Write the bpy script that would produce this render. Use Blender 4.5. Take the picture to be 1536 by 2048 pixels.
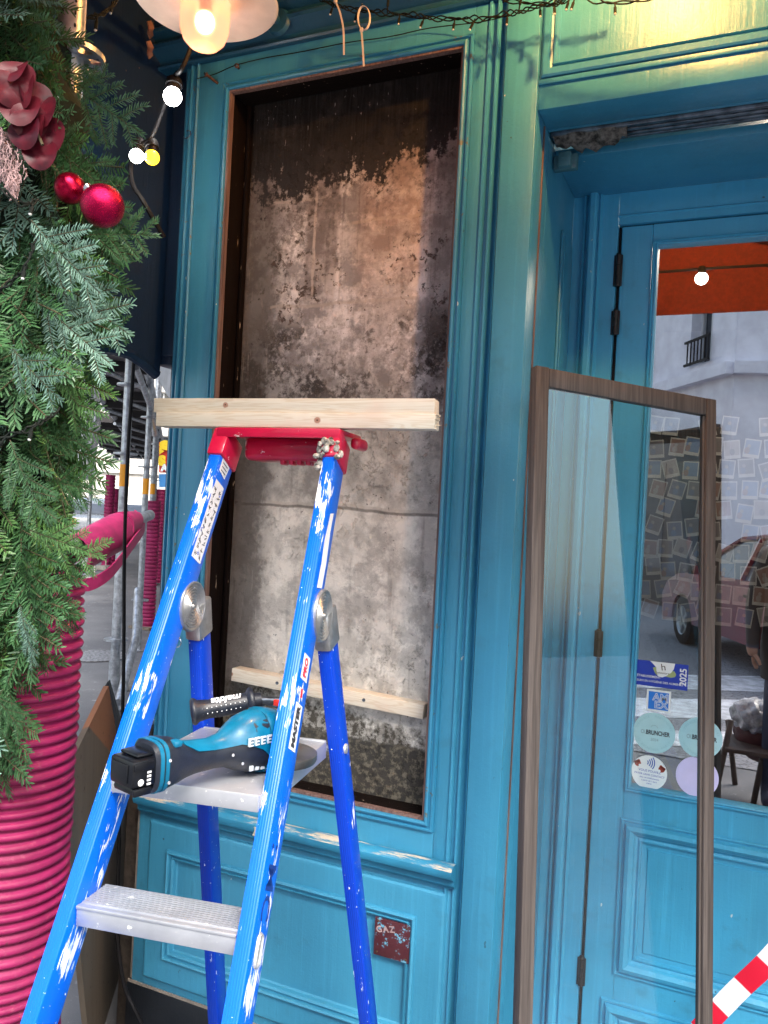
import bpy, bmesh, math, random
import numpy as np
from mathutils import Vector, Matrix, Quaternion
rnd = random.Random(7)
rad = math.radians
V3 = Vector
for o in list(bpy.data.objects): bpy.data.objects.remove(o)
scene = bpy.context.scene
COL = scene.collection

# ------------------------------------------------------------------ camera
F, YAW, PITCH, ROLL, DIST, EYE = 1620.0, rad(23.8), rad(-.17), rad(2.96), 1.80, 1.55
_d = V3((-math.sin(YAW)*math.cos(PITCH), math.cos(YAW)*math.cos(PITCH), math.sin(PITCH)))
_r = V3((math.cos(YAW), math.sin(YAW), 0)); _u = _r.cross(_d)
_R = _r*math.cos(ROLL)+_u*math.sin(ROLL); _U = _u*math.cos(ROLL)-_r*math.sin(ROLL)
CAM = V3((0, -DIST, EYE))
cd = bpy.data.cameras.new('camera'); co = bpy.data.objects.new('camera', cd); COL.objects.link(co)
cd.sensor_fit = 'HORIZONTAL'; cd.sensor_width = 36; cd.lens = F/1536*36; cd.clip_start = .02; cd.clip_end = 600
co.matrix_world = Matrix(((_R.x, _U.x, -_d.x, CAM.x), (_R.y, _U.y, -_d.y, CAM.y), (_R.z, _U.z, -_d.z, CAM.z), (0, 0, 0, 1)))
scene.camera = co
# ------------------------------------------------------------------ sky, sun, exposure
SUN_EL, SUN_AZ = rad(48), rad(142)          # azimuth of the sun direction measured from +Y clockwise
w = bpy.data.worlds.new('World'); scene.world = w; w.use_nodes = True
nt = w.node_tree; bg = nt.nodes['Background']
sky = nt.nodes.new('ShaderNodeTexSky'); sky.sky_type = 'NISHITA'; sky.sun_disc = False
sky.sun_elevation = SUN_EL; sky.sun_rotation = SUN_AZ; sky.air_density = 1.6; sky.dust_density = 4.0; sky.ozone_density = 1.2
hs = nt.nodes.new('ShaderNodeHueSaturation'); hs.inputs['Saturation'].default_value = .85
nt.links.new(sky.outputs[0], hs.inputs['Color']); nt.links.new(hs.outputs[0], bg.inputs[0]); bg.inputs[1].default_value = .15
sl = bpy.data.lights.new('sun', 'SUN'); so = bpy.data.objects.new('sun', sl); COL.objects.link(so)
sl.energy = 1.3; sl.angle = rad(25); sl.color = (1, .97, .93)
sd = V3((math.sin(SUN_AZ)*math.cos(SUN_EL), math.cos(SUN_AZ)*math.cos(SUN_EL), math.sin(SUN_EL)))
so.rotation_mode = 'QUATERNION'; so.rotation_quaternion = sd.to_track_quat('Z', 'Y')
vs = scene.view_settings; vs.view_transform = 'Standard'; vs.look = 'None'; vs.gamma = 1; vs.use_curve_mapping = False
vs.exposure = 1.85

# ------------------------------------------------------------------ measuring helpers
def ray(x, y): return _d*F+_R*(x-768)-_U*(y-1024)
def onY(x, y, Y=0.0):
    v = ray(x, y); return CAM+v*((Y+DIST)/v.y)
def onZ(x, y, Z=0.0):
    v = ray(x, y); return CAM+v*((Z-EYE)/v.z)
def atd(x, y, dep): return CAM+ray(x, y)/F*dep
GLY = .475                                   # plane of the door glass
def refl(x, y, dep):                         # place seen mirrored in the door glass
    p = atd(x, y, dep); return V3((p.x, 2*GLY-p.y, p.z))

# ------------------------------------------------------------------ object helpers
WM = {}
def wmat(o): return WM.get(o.name, Matrix.Identity(4))
def reg(o, M, parent=None):
    COL.objects.link(o)
    if parent: o.parent = parent; o.matrix_basis = wmat(parent).inverted() @ M
    else: o.matrix_basis = M
    WM[o.name] = M.copy(); return o
def tag(o, label=None, cat=None, group=None, kind=None):
    if label: o['label'] = label
    if cat: o['category'] = cat
    if group: o['group'] = group
    if kind: o['kind'] = kind
    return o
def thing(name, loc, label, cat, group=None, M=None):
    o = bpy.data.objects.new(name, None); o.empty_display_size = .05
    reg(o, M if M else Matrix.Translation(V3(loc))); return tag(o, label, cat, group)
def copytree(src, M, label=None):
    c = src.copy(); COL.objects.link(c); c.matrix_basis = M; WM[c.name] = M.copy()
    if label: c['label'] = label
    def rec(s, d):
        for ch in [o for o in bpy.data.objects if o.parent == s and o is not d]:
            k = ch.copy(); COL.objects.link(k); k.parent = d; WM[k.name] = wmat(d) @ ch.matrix_basis; rec(ch, k)
    rec(src, c); return c

class B:
    def __init__(s): s.v = []; s.f = []; s.m = []; s.sm = []
    def add(s, vs_, fs, mi=0, sm=False):
        o = len(s.v); s.v += [V3(p) for p in vs_]
        for f in fs: s.f.append([i+o for i in f]); s.m.append(mi); s.sm.append(sm)
        return s
    def frombm(s, bm, mi=0, sm=False, M=None):
        bm.verts.index_update()
        s.add([(M @ v.co if M else v.co.copy()) for v in bm.verts], [[v.index for v in f.verts] for f in bm.faces], mi, sm); bm.free(); return s
    def box(s, a, b, mi=0, bev=0.0, M=None, seg=2):
        bm = bmesh.new(); bmesh.ops.create_cube(bm, size=1)
        a = V3(a); b = V3(b); c = (a+b)/2; d = b-a
        for v in bm.verts: v.co = V3((v.co.x*d.x+c.x, v.co.y*d.y+c.y, v.co.z*d.z+c.z))
        if bev: bmesh.ops.bevel(bm, geom=list(bm.edges), offset=bev, segments=seg, affect='EDGES', profile=.5)
        return s.frombm(bm, mi, bev > 0, M)
    def quad(s, a, b, c, d, mi=0): return s.add([a, b, c, d], [(0, 1, 2, 3)], mi)
    def prism(s, poly, ex, mi=0, sm=False, cap=True):   # poly: 3D pts, ex: extrusion vector
        n = len(poly); P = [V3(p) for p in poly]; ex = V3(ex)
        fs = [(i, (i+1) % n, (i+1) % n+n, i+n) for i in range(n)]
        s.add(P+[p+ex for p in P], fs, mi, sm)
        if cap: s.add(P, [list(range(n))[::-1]], mi); s.add([p+ex for p in P], [list(range(n))], mi)
        return s
    def loft(s, rings, mi=0, sm=True, cap=True, closed=True):
        n = len(rings[0]); vs_ = [p for r in rings for p in r]; fs = []
        for k in range(len(rings)-1):
            for i in range(n if closed else n-1):
                j = (i+1) % n; fs.append((k*n+i, k*n+j, (k+1)*n+j, (k+1)*n+i))
        s.add(vs_, fs, mi, sm)
        if cap: s.add(rings[0], [list(range(n))[::-1]], mi); s.add(rings[-1], [list(range(n))], mi)
        return s
    def tube(s, pts, r, seg=8, mi=0, cap=True, closed=False):
        pts = [V3(p) for p in pts]; n = len(pts); rings = []
        t0 = (pts[1]-pts[0]).normalized(); up = V3((0, 0, 1)) if abs(t0.z) < .9 else V3((1, 0, 0))
        nn = (up-t0*up.dot(t0)).normalized()
        for i in range(n):
            t = (pts[min(i+1, n-1)]-pts[max(i-1, 0)]).normalized(); nn = (nn-t*nn.dot(t)).normalized(); bb = t.cross(nn)
            rr = r[i] if isinstance(r, (list, tuple)) else r
            rings.append([pts[i]+nn*math.cos(2*math.pi*k/seg)*rr+bb*math.sin(2*math.pi*k/seg)*rr for k in range(seg)])
        return s.loft(rings, mi, True, cap)
    def lathe(s, prof, M=None, seg=32, mi=0, cap=True, arc=1.0):   # prof: (r,z)
        rings = []
        for r, z in prof:
            rr = [V3((r*math.cos(2*math.pi*k/seg), r*math.sin(2*math.pi*k/seg), z)) for k in range(seg)]
            rings.append([M @ p if M else p for p in rr])
        return s.loft(rings, mi, True, cap)
    def sphere(s, c, r, seg=24, mi=0, sc=(1, 1, 1)):
        bm = bmesh.new(); bmesh.ops.create_uvsphere(bm, u_segments=seg, v_segments=seg//2, radius=r)
        return s.frombm(bm, mi, True, Matrix.Translation(V3(c)) @ Matrix.Diagonal((*sc, 1)))
    def ring(s, x0, x1, z0, z1, prof, mi=0, fill=False, sm=False):   # mitred frame in XZ: prof (inset, y)
        L = []
        for i, y in prof: L.append([V3((x0+i, y, z0+i)), V3((x1-i, y, z0+i)), V3((x1-i, y, z1-i)), V3((x0+i, y, z1-i))])
        for k in range(len(L)-1):
            for i in range(4):
                j = (i+1) % 4; s.add([L[k][i], L[k][j], L[k+1][j], L[k+1][i]], [(0, 1, 2, 3)], mi, sm)
        if fill: s.add(L[-1], [(0, 1, 2, 3)], mi)
        return s
    def build(s, name, mats, parent=None, M=None, loc=None, auto=35, origin=True):
        mats = mats if isinstance(mats, (list, tuple)) else [mats]
        if M is None:
            if parent is not None: M = wmat(parent); inv = M.inverted(); vv = [inv @ p for p in s.v]
            else:
                if loc is None:
                    a = np.array([tuple(p) for p in s.v]); lo = a.min(0); hi = a.max(0)
                    loc = ((lo[0]+hi[0])/2, (lo[1]+hi[1])/2, lo[2])
                M = Matrix.Translation(V3(loc)); vv = [p-V3(loc) for p in s.v]
        else: vv = s.v
        me = bpy.data.meshes.new(name); me.from_pydata([tuple(p) for p in vv], [], s.f)
        for m in mats: me.materials.append(m)
        me.polygons.foreach_set('material_index', s.m); me.polygons.foreach_set('use_smooth', s.sm)
        bm = bmesh.new(); bm.from_mesh(me); bmesh.ops.remove_doubles(bm, verts=bm.verts, dist=1e-6)
        bmesh.ops.recalc_face_normals(bm, faces=bm.faces)
        for e in bm.edges:
            if len(e.link_faces) == 2 and e.calc_face_angle(0) > rad(auto): e.smooth = False
        bm.to_mesh(me); bm.free(); me.update()
        return reg(bpy.data.objects.new(name, me), M, parent)

def frame(o, x, y, z): return Matrix(((x.x, y.x, z.x, o.x), (x.y, y.y, z.y, o.y), (x.z, y.z, z.z, o.z), (0, 0, 0, 1)))
def textgeo(txt, size, M, b, mi=0, bold=0.0, ext=.0004, align='CENTER', shear=0, sx=1.0, space=1.0):
    c = bpy.data.curves.new('t', 'FONT'); c.body = txt; c.size = size; c.extrude = ext; c.offset = bold; c.align_x = align; c.align_y = 'CENTER'
    c.shear = shear; c.space_character = space; c.resolution_u = 3
    o = bpy.data.objects.new('t', c); COL.objects.link(o); dg = bpy.context.evaluated_depsgraph_get()
    me = bpy.data.meshes.new_from_object(o.evaluated_get(dg)); S = Matrix.Diagonal((sx, 1, 1, 1))
    b.add([M @ (S @ v.co) for v in me.vertices], [list(p.vertices) for p in me.polygons], mi)
    bpy.data.objects.remove(o); bpy.data.curves.remove(c); bpy.data.meshes.remove(me)
def bez(pts, n=12):                                     # Catmull-Rom through points
    P = [V3(p) for p in pts]; P = [P[0]*2-P[1]]+P+[P[-1]*2-P[-2]]; out = []
    for i in range(1, len(P)-2):
        for k in range(n):
            t = k/n; a, b, c, d = P[i-1], P[i], P[i+1], P[i+2]
            out.append(.5*((2*b)+(c-a)*t+(2*a-5*b+4*c-d)*t*t+(3*b-a-3*c+d)*t**3))
    return out+[P[-2]]

# ------------------------------------------------------------------ material helpers
class N:
    def __init__(s, name):
        s.mat = bpy.data.materials.new(name); s.mat.use_nodes = True; s.t = s.mat.node_tree
        s.p = s.t.nodes['Principled BSDF']; s.out = s.t.nodes['Material Output']
        s.geo = s.t.nodes.new('ShaderNodeNewGeometry'); s.tc = s.t.nodes.new('ShaderNodeTexCoord')
    def link(s, v, sock):
        if isinstance(v, bpy.types.NodeSocket): s.t.links.new(v, sock)
        elif v is not None:
            if sock.type == 'RGBA' and len(v) == 3: v = (*v, 1)
            sock.default_value = v
    def pos(s): return s.geo.outputs['Position']
    def obj(s): return s.tc.outputs['Object']
    def scl(s, vec, sc, loc=(0, 0, 0)):
        m = s.t.nodes.new('ShaderNodeMapping'); s.link(vec, m.inputs[0]); m.inputs['Scale'].default_value = sc; m.inputs['Location'].default_value = loc; return m.outputs[0]
    def xyz(s, vec):
        m = s.t.nodes.new('ShaderNodeSeparateXYZ'); s.link(vec, m.inputs[0]); return m.outputs
    def noise(s, vec, scale, detail=4, rough=.5, dist=0):
        n = s.t.nodes.new('ShaderNodeTexNoise'); s.link(vec, n.inputs['Vector']); n.inputs['Scale'].default_value = scale
        n.inputs['Detail'].default_value = detail; n.inputs['Roughness'].default_value = rough; n.inputs['Distortion'].default_value = dist; return n.outputs['Fac']
    def voro(s, vec, scale, feat='F1'):
        n = s.t.nodes.new('ShaderNodeTexVoronoi'); n.feature = feat; s.link(vec, n.inputs['Vector']); n.inputs['Scale'].default_value = scale; return n.outputs[0]
    def m(s, op, a, b=0, c=0):
        n = s.t.nodes.new('ShaderNodeMath'); n.operation = op; s.link(a, n.inputs[0]); s.link(b, n.inputs[1])
        if op in ('MULTIPLY_ADD',): s.link(c, n.inputs[2])
        return n.outputs[0]
    def step(s, v, a, b):            # smooth 0..1 from a to b
        n = s.t.nodes.new('ShaderNodeMapRange'); n.interpolation_type = 'SMOOTHSTEP'; s.link(v, n.inputs[0])
        n.inputs[1].default_value = a; n.inputs[2].default_value = b; return n.outputs[0]
    def mix(s, f, a, b, mode='MIX'):
        n = s.t.nodes.new('ShaderNodeMix'); n.data_type = 'RGBA'; n.blend_type = mode
        s.link(f, n.inputs[0]); s.link(a, n.inputs[6]); s.link(b, n.inputs[7]); return n.outputs[2]
    def bump(s, h, st=.3, dist=.002, nrm=None):
        n = s.t.nodes.new('ShaderNodeBump'); s.link(h, n.inputs['Height']); n.inputs['Strength'].default_value = st; n.inputs['Distance'].default_value = dist
        if nrm is not None: s.t.links.new(nrm, n.inputs['Normal'])
        return n.outputs[0]
    def set(s, **k):
        for a, v in k.items(): s.link(v, s.p.inputs[a.replace('_', ' ')])
        return s.mat

def simple(name, col, rough=.5, metal=0, var=.12, scale=20, bump=.0, coat=0, spec=.5):
    n = N(name); f = n.noise(n.obj(), scale, 6, .6); c2 = tuple(x*(1-var*2) for x in col); c1 = tuple(min(1, x*(1+var)) for x in col)
    kw = dict(Base_Color=n.mix(n.step(f, .3, .7), c2, c1), Roughness=n.m('ADD', n.m('MULTIPLY', f, .25), rough-.12), Metallic=metal, Coat_Weight=coat, Specular_IOR_Level=spec)
    if bump: kw['Normal'] = n.bump(n.noise(n.obj(), scale*4, 5, .6), bump, .002)
    return n.set(**kw)

def paint(name, col, rough=.34, chip=(.55, .6, .58), chips=.0, dirt=.25, flake=0):
    """old brushed gloss paint on wood, world coordinates"""
    n = N(name); P = n.pos()
    big = n.noise(P, 1.7, 3); mid = n.noise(P, 14, 6, .6); fine = n.noise(P, 160, 4, .6)
    strk = n.noise(n.scl(P, (90, 90, 2.5)), 1, 5, .6)
    a = tuple(x*.82 for x in col); b = tuple(min(1, x*1.12) for x in col)
    c = n.mix(n.step(big, .3, .7), a, b)
    c = n.mix(n.m('MULTIPLY', n.step(strk, .52, .75), .22), c, tuple(min(1, x*1.5+.01) for x in col))
    c = n.mix(n.m('MULTIPLY', n.step(mid, .56, .75), dirt), c, (col[0]*.6+.01, col[1]*.5, col[2]*.42))
    spk = n.m('MULTIPLY', n.step(n.noise(P, 55, 2, .4), .77, .79), n.step(n.noise(P, 4, 2), .45, .6))
    c = n.mix(n.m('MULTIPLY', spk, .75), c, (.02, .035, .04))
    ws = n.step(n.noise(n.scl(P, (60, 60, 40), (3, 9, 4)), 1, 2, .4), .79, .80)
    c = n.mix(n.m('MULTIPLY', ws, .8), c, chip)
    if flake:
        fl = n.step(n.m('ADD', n.noise(P, 30, 7, .7), n.m('MULTIPLY', big, .1)), .71-flake*.1, .72-flake*.1); c = n.mix(fl, c, (.10, .12, .12))
    h = n.m('ADD', n.m('MULTIPLY', strk, .7), n.m('ADD', n.m('MULTIPLY', mid, .8), n.m('MULTIPLY', fine, .25)))
    return n.set(Base_Color=c, Roughness=n.m('ADD', n.m('MULTIPLY', mid, .22), rough-.1), Normal=n.bump(h, .5, .003), Coat_Weight=.10, Coat_Roughness=.4, Specular_IOR_Level=.45)

TEAL = (.045, .26, .425)
M_teal = paint('teal_gloss_paint', TEAL)
M_tealworn = paint('worn_teal_paint', (.03, .215, .38), rough=.4, flake=.35, dirt=.4)
M_door = paint('door_teal_paint', (.05, .33, .55), rough=.36, dirt=.3)
M_navy = paint('dark_navy_paint', (.004, .020, .055), rough=.42, chip=(.4, .2, .1), dirt=.3)
M_darkteal = paint('dark_blue_cornice_paint', (.012, .075, .15), rough=.32)
M_black = simple('black_rubber_and_gap_shade', (.008, .008, .010), .6, var=.1, spec=.2)
M_plinth = paint('black_plinth_paint', (.006, .009, .014), rough=.4)

def worn_edge(name):                                    # nosing: teal with the paint rubbed to bare primer on top
    n = N(name); P = n.pos(); z = n.xyz(P)[2]
    a = n.noise(n.scl(P, (12, 60, 120)), 1, 8, .7); c = n.mix(n.step(n.noise(P, 9, 5), .3, .7), (.02, .18, .31), (.026, .24, .42))
    up = n.step(n.xyz(n.geo.outputs['Normal'])[2], .25, .8)
    k = n.m('MULTIPLY', n.step(n.m('ADD', a, n.m('MULTIPLY', n.noise(P, 5, 2), .35)), .66, .80), up)
    c = n.mix(k, c, n.mix(n.noise(P, 200, 2), (.5, .40, .27), (.62, .6, .52)))
    return n.set(Base_Color=c, Roughness=.5, Normal=n.bump(n.noise(P, 120, 6, .7), .5, .002))
M_worn = worn_edge('rubbed_sill_paint')

def plaster(name):
    n = N(name); P = n.pos(); X, Y, Z = n.xyz(P)
    big = n.noise(P, 3.2, 4, .55); mid = n.noise(P, 13, 8, .68); det = n.noise(P, 55, 8, .7); fine = n.noise(P, 260, 4, .6)
    vs_ = n.noise(n.scl(P, (40, 40, 3.5)), 1, 7, .65); vs2 = n.noise(n.scl(P, (150, 150, 9)), 1, 5, .65)
    ad = lambda a, b: n.m('ADD', a, b)
    mu = lambda a, b: n.m('MULTIPLY', a, b)
    sub = lambda a, b: n.m('SUBTRACT', a, b)
    grey = n.mix(n.step(mid, .35, .65), (.30, .295, .28), (.64, .63, .60))
    pink = n.mix(n.step(mid, .40, .58), (.33, .325, .35), (.84, .83, .87))
    warm = n.mix(n.step(mid, .4, .6), (.58, .56, .52), (.86, .83, .77))
    upper = n.step(Z, 1.72, 1.98); low = n.step(Z, 1.52, 1.60)
    c = n.mix(upper, n.mix(low, warm, grey), pink)
    # orange patch, upper right
    org = mu(n.step(ad(X, mu(mid, .12)), -.93, -.86), mu(n.step(Z, 2.0, 2.25), n.step(sub(0, X), .70, .76)))
    c = n.mix(mu(org, .45), c, n.mix(mid, (.38, .21, .13), (.58, .40, .30)))
    # darker grey right edge
    re = n.step(ad(X, mu(big, .06)), -.725, -.70)
    c = n.mix(mu(re, mu(upper, .75)), c, n.mix(mid, (.12, .115, .12), (.30, .29, .30)))
    # brown vertical strip below the soot
    st = mu(mu(n.step(ad(X, mu(mid, .02)), -1.10, -1.09), n.step(sub(0, ad(X, mu(mid, .03))), .985, 1.0)), n.step(Z, 2.02, 2.2))
    c = n.mix(mu(st, .6), c, (.15, .12, .115))
    # dark mottled band in the middle
    band = mu(n.step(Z, 1.74, 1.86), n.step(sub(0, Z), -2.10, -2.0))
    bm_ = n.step(ad(ad(mu(mid, .6), mu(det, .5)), mu(big, .7)), .82, .95)
    c = n.mix(mu(band, mu(bm_, .95)), c, (.035, .031, .032))
    speck = n.step(det, .56, .62)
    c = n.mix(mu(n.m('MULTIPLY', band, speck), .35), c, (.5, .46, .42))
    # darker near the left edge of the masonry
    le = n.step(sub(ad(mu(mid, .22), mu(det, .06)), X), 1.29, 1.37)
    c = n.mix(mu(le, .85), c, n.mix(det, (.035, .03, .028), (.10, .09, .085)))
    # dark flecks where the plaster is broken
    fl = mu(n.step(n.noise(P, 34, 9, .75), .555, .585), n.step(n.noise(P, 6.5, 2), .44, .56))
    c = n.mix(mu(fl, mu(upper, .9)), c, n.mix(det, (.05, .035, .03), (.11, .08, .07)))
    # streaks
    c = n.mix(mu(n.step(vs_, .55, .72), .4), c, (.10, .09, .085)); c = n.mix(mu(n.step(n.noise(n.scl(P, (1, 1, 1), (5, 0, 2)), 5, 9, .75), .50, .56), .35), c, n.mix(det, (.14, .13, .13), (.24, .22, .21)))
    c = n.mix(mu(n.step(vs2, .62, .72), .28), c, (.60, .56, .52))
    # pits
    pit = mu(n.step(n.noise(P, 85, 3, .5), .68, .71), n.step(n.noise(P, 9, 2), .4, .6))
    c = n.mix(mu(pit, .8), c, (.05, .045, .04))
    # rough course joints
    def joint(zc, x0, x1, wd=.006):
        zz = ad(Z, mu(sub(n.noise(P, 7, 4), .5), .03)); d = n.m('ABSOLUTE', sub(zz, zc))
        k = n.step(sub(0, d), -wd, -wd*.3); return mu(k, mu(n.step(X, x0, x0+.02), n.step(sub(0, X), -x1, -x1+.02)))
    for zc, x0, x1, colr, s_ in ((2.375, -1.24, -1.03, (.5, .46, .44), .7), (2.30, -.98, -.72, (.52, .44, .38), .6), (2.085, -1.22, -.76, (.48, .44, .42), .6), (1.545, -1.28, -.64, (.09, .08, .07), .7), (1.552, -1.2, -.64, (.5, .46, .41), .5)):
        c = n.mix(mu(joint(zc, x0, x1), s_), c, colr)
    xx = n.m('ABSOLUTE', ad(X, ad(1.075, mu(n.noise(P, 20, 3), .01))))
    c = n.mix(mu(mu(n.step(sub(0, xx), -.006, -.002), n.step(Z, 2.1, 2.12)), .8), c, (.55, .5, .48))
    for xc, z0 in ((-.94, 2.15), (-.985, 2.05), (-.735, 2.18)):
        xx = n.m('ABSOLUTE', ad(X, ad(-xc, mu(n.noise(P, 9, 3), .02)))); c = n.mix(mu(mu(n.step(sub(0, xx), -.006, -.001), n.step(Z, z0, z0+.1)), mu(.55, n.step(vs_, .40, .6))), c, (.05, .035, .03))
    # soot on the top quarter, ragged edge
    edge = ad(Z, ad(mu(sub(mid, .5), .30), ad(mu(sub(vs_, .5), .30), ad(mu(sub(det, .5), .34), mu(sub(big, .5), .30)))))
    edge = sub(edge, mu(ad(X, 1.0), .12))
    hol = n.step(ad(mid, mu(det, .5)), .93, .97); soot = mu(n.step(edge, 2.375, 2.42), n.m('SUBTRACT', 1, mu(hol, .5))); mot = mu(n.step(edge, 2.22, 2.40), n.step(det, .46, .56)); c = n.mix(mu(mot, .6), c, (.07, .06, .06)); c = n.mix(mu(n.step(Z, 2.22, 2.45), .45), c, (.10, .085, .09))
    sc = n.mix(n.step(vs2, .35, .75), (.003, .003, .0035), (.016, .0155, .018)); sc = n.mix(n.step(mid, .5, .8), sc, (.03, .027, .028))
    sc = n.mix(n.step(n.noise(n.scl(P, (200, 200, 40)), 1, 3), .70, .73), sc, (.22, .22, .23))
    hz = n.step(Z, 2.36, 2.6); sc = n.mix(hz, n.mix(mid, (.016, .016, .019), (.042, .041, .047)), sc)
    c = n.mix(soot, c, sc)
    # blackened base
    eb = sub(ad(Z, mu(sub(mid, .5), .25)), mu(ad(X, 1.0), -.10))
    base = n.step(sub(0, eb), -1.045, -1.00)
    c = n.mix(mu(base, n.m('ADD', .55, mu(.45, n.step(det, .42, .55)))), c, n.mix(det, (.03, .027, .024), (.10, .09, .075)))
    b2 = n.step(sub(0, ad(Z, mu(sub(mid, .5), .03))), -.965, -.955)
    c = n.mix(mu(b2, .9), c, n.mix(n.step(det, .45, .62), (.022, .021, .02), (.16, .145, .115)))
    hh = ad(mu(mid, 1.0), ad(mu(det, .6), ad(mu(fine, .15), ad(mu(soot, -.35), mu(fl, -.5)))))
    return n.set(Base_Color=c, Roughness=.9, Normal=n.bump(hh, .9, .006), Specular_IOR_Level=.25)
M_plaster = plaster('stained_masonry')

def jambmat(name):
    n = N(name); P = n.pos(); s_ = n.noise(n.scl(P, (60, 60, 3)), 1, 7, .7)
    c = n.mix(s_, (.0015, .001, .001), (.008, .004, .0035)); c = n.mix(n.step(n.noise(n.scl(P, (90, 90, 12)), 1, 4, .6), .68, .72), c, (.35, .28, .22))
    return n.set(Base_Color=c, Roughness=.75, Normal=n.bump(s_, .5, .003), Specular_IOR_Level=.12)
M_jamb = jambmat('charred_brown_wood')
def barewood(name, a, b, sx=(140, 140, 6), knot=False):
    n = N(name); P = n.obj(); g = n.noise(n.scl(P, sx), 1, 6, .6, .6)
    w_ = n.noise(n.scl(P, tuple(x*.25 for x in sx)), 1, 2, .5)
    c = n.mix(n.step(g, .3, .7), a, b); c = n.mix(n.m('MULTIPLY', n.step(w_, .5, .7), .35), c, tuple(x*.8 for x in a))
    return n.set(Base_Color=c, Roughness=.62, Normal=n.bump(g, .25, .001))
M_pinkwood = barewood('weathered_pink_wood', (.09, .05, .045), (.22, .145, .13))
M_frame = barewood('grey_oak_frame', (.045, .037, .035), (.108, .091, .085), (160, 160, 5))
def pine(name, knots):
    n = N(name); P = n.obj(); X, Y, Z = n.xyz(P)
    wv = n.noise(n.scl(P, (3, 60, 60)), 1, 3, .5, .4); g = n.noise(n.scl(P, (10, 900, 900)), 1, 3, .5)
    rings = n.m('SINE', n.m('MULTIPLY', wv, 60)); c = n.mix(n.step(rings, -.2, 1), (.70, .63, .52), (.62, .52, .39)); c = n.mix(n.m('MULTIPLY', g, .35), c, (.78, .73, .64))
    h = n.noise(P, 8, 3); c = n.mix(n.m('MULTIPLY', n.step(h, .5, .7), .35), c, (.62, .40, .30))
    for kx, kz, kr in knots:
        d = n.m('SQRT', n.m('ADD', n.m('POWER', n.m('SUBTRACT', X, kx), 2), n.m('POWER', n.m('SUBTRACT', Z, kz), 2)))
        d = n.m('ADD', d, n.m('MULTIPLY', n.m('SUBTRACT', n.noise(P, 150, 3), .5), .004))
        c = n.mix(n.step(n.m('SUBTRACT', 0, d), -kr*1.7, -kr), c, (.42, .22, .15)); c = n.mix(n.step(n.m('SUBTRACT', 0, d), -kr*.55, -kr*.35), c, (.12, .05, .03))
    return n.set(Base_Color=c, Roughness=.65, Normal=n.bump(g, .2, .0006))

# ------------------------------------------------------------------ SHOPFRONT
XL, XR, ZB, ZT = -1.305, -.650, .825, 2.647
shop = thing('shopfront', (-1.0, .0, 0), 'teal painted wooden shopfront with stripped stone panel and recessed door', 'shopfront')
b = B()   # masonry seen in the stripped opening
b.quad((XL-.02, .10, ZB-.04), (XR+.02, .085, ZB-.04), (XR+.02, .085, ZT+.03), (XL-.02, .10, ZT+.03))
mw = b.build('masonry_panel', M_plaster, shop); mw['label'] = 'bare soot stained masonry behind the open panel'
b = B()
b.box((XL-.03, .012, ZB), (XL-.001, .0985, ZT), bev=.003); b.box((XL-.0005, .078, ZB), (XL+.012, .0975, ZT), bev=.004)
b.build('jamb', M_jamb, shop)
b = B(); b.box((XR+.001, .012, ZB), (XR+.03, .084, ZT)); b.box((XL, .012, ZT+.001), (XR, .084, ZT+.03)); b.box((XL, .012, ZB-.03), (XR, .084, ZB-.001))
b.build('reveal_lining', M_jamb, shop)
b = B(); b.ring(XL, XR, ZB, ZT, [(.0045, .011), (.0045, .004), (.004, -.004), (-.0015, -.0045)])
b.build('bare_wood_edge', M_pinkwood, shop)
b = B(); b.ring(XL, XR, ZB, ZT, [(-.0016, -.003), (-.003, -.010), (-.007, -.012), (-.011, -.010), (-.012, -.004), (-.017, -.004), (-.019, -.009), (-.023, -.009), (-.025, -.001), (-.026, .004)], sm=False)
b.build('opening_moulding', M_tealworn, shop)
# flat stiles and rails round the opening
b = B()
b.box((-1.409, 0, .737), (XL-.026, .03, 2.738), bev=.001); b.box((XR+.026, 0, .737), (-.592, .03, 2.738), bev=.001)
b.box((XL-.0255, 0, ZT+.026), (XR+.0255, .03, 2.738)); b.box((XL-.0255, 0, .737), (XR+.0255, .03, ZB-.026))
b.build('face_frame', M_teal, shop)
# fluted strip between frame and pilaster
def strip(b, prof, z0, z1):
    n = len(prof)
    for i in range(n-1):
        b.add([(prof[i][0], prof[i][1], z0), (prof[i+1][0], prof[i+1][1], z0), (prof[i+1][0], prof[i+1][1], z1), (prof[i][0], prof[i][1], z1)], [(0, 1, 2, 3)], 0, True)
b = B()
strip(b, [(-.592, .01), (-.591, -.004), (-.589, -.006), (-.584, -.006), (-.582, -.002), (-.581, .006), (-.573, .006), (-.571, -.003), (-.569, -.006), (-.565, -.006), (-.563, -.002), (-.562, .004), (-.558, .012), (-.553, .010), (-.549, -.006), (-.546, -.012), (-.544, -.014)], 0, 2.78)
b.build('fluted_strip', M_teal, shop)
b = B(); b.box((-.544, -.014, 0), (-.466, .12, 2.80), bev=.0025)
b.build('pilaster', M_teal, shop)
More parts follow.
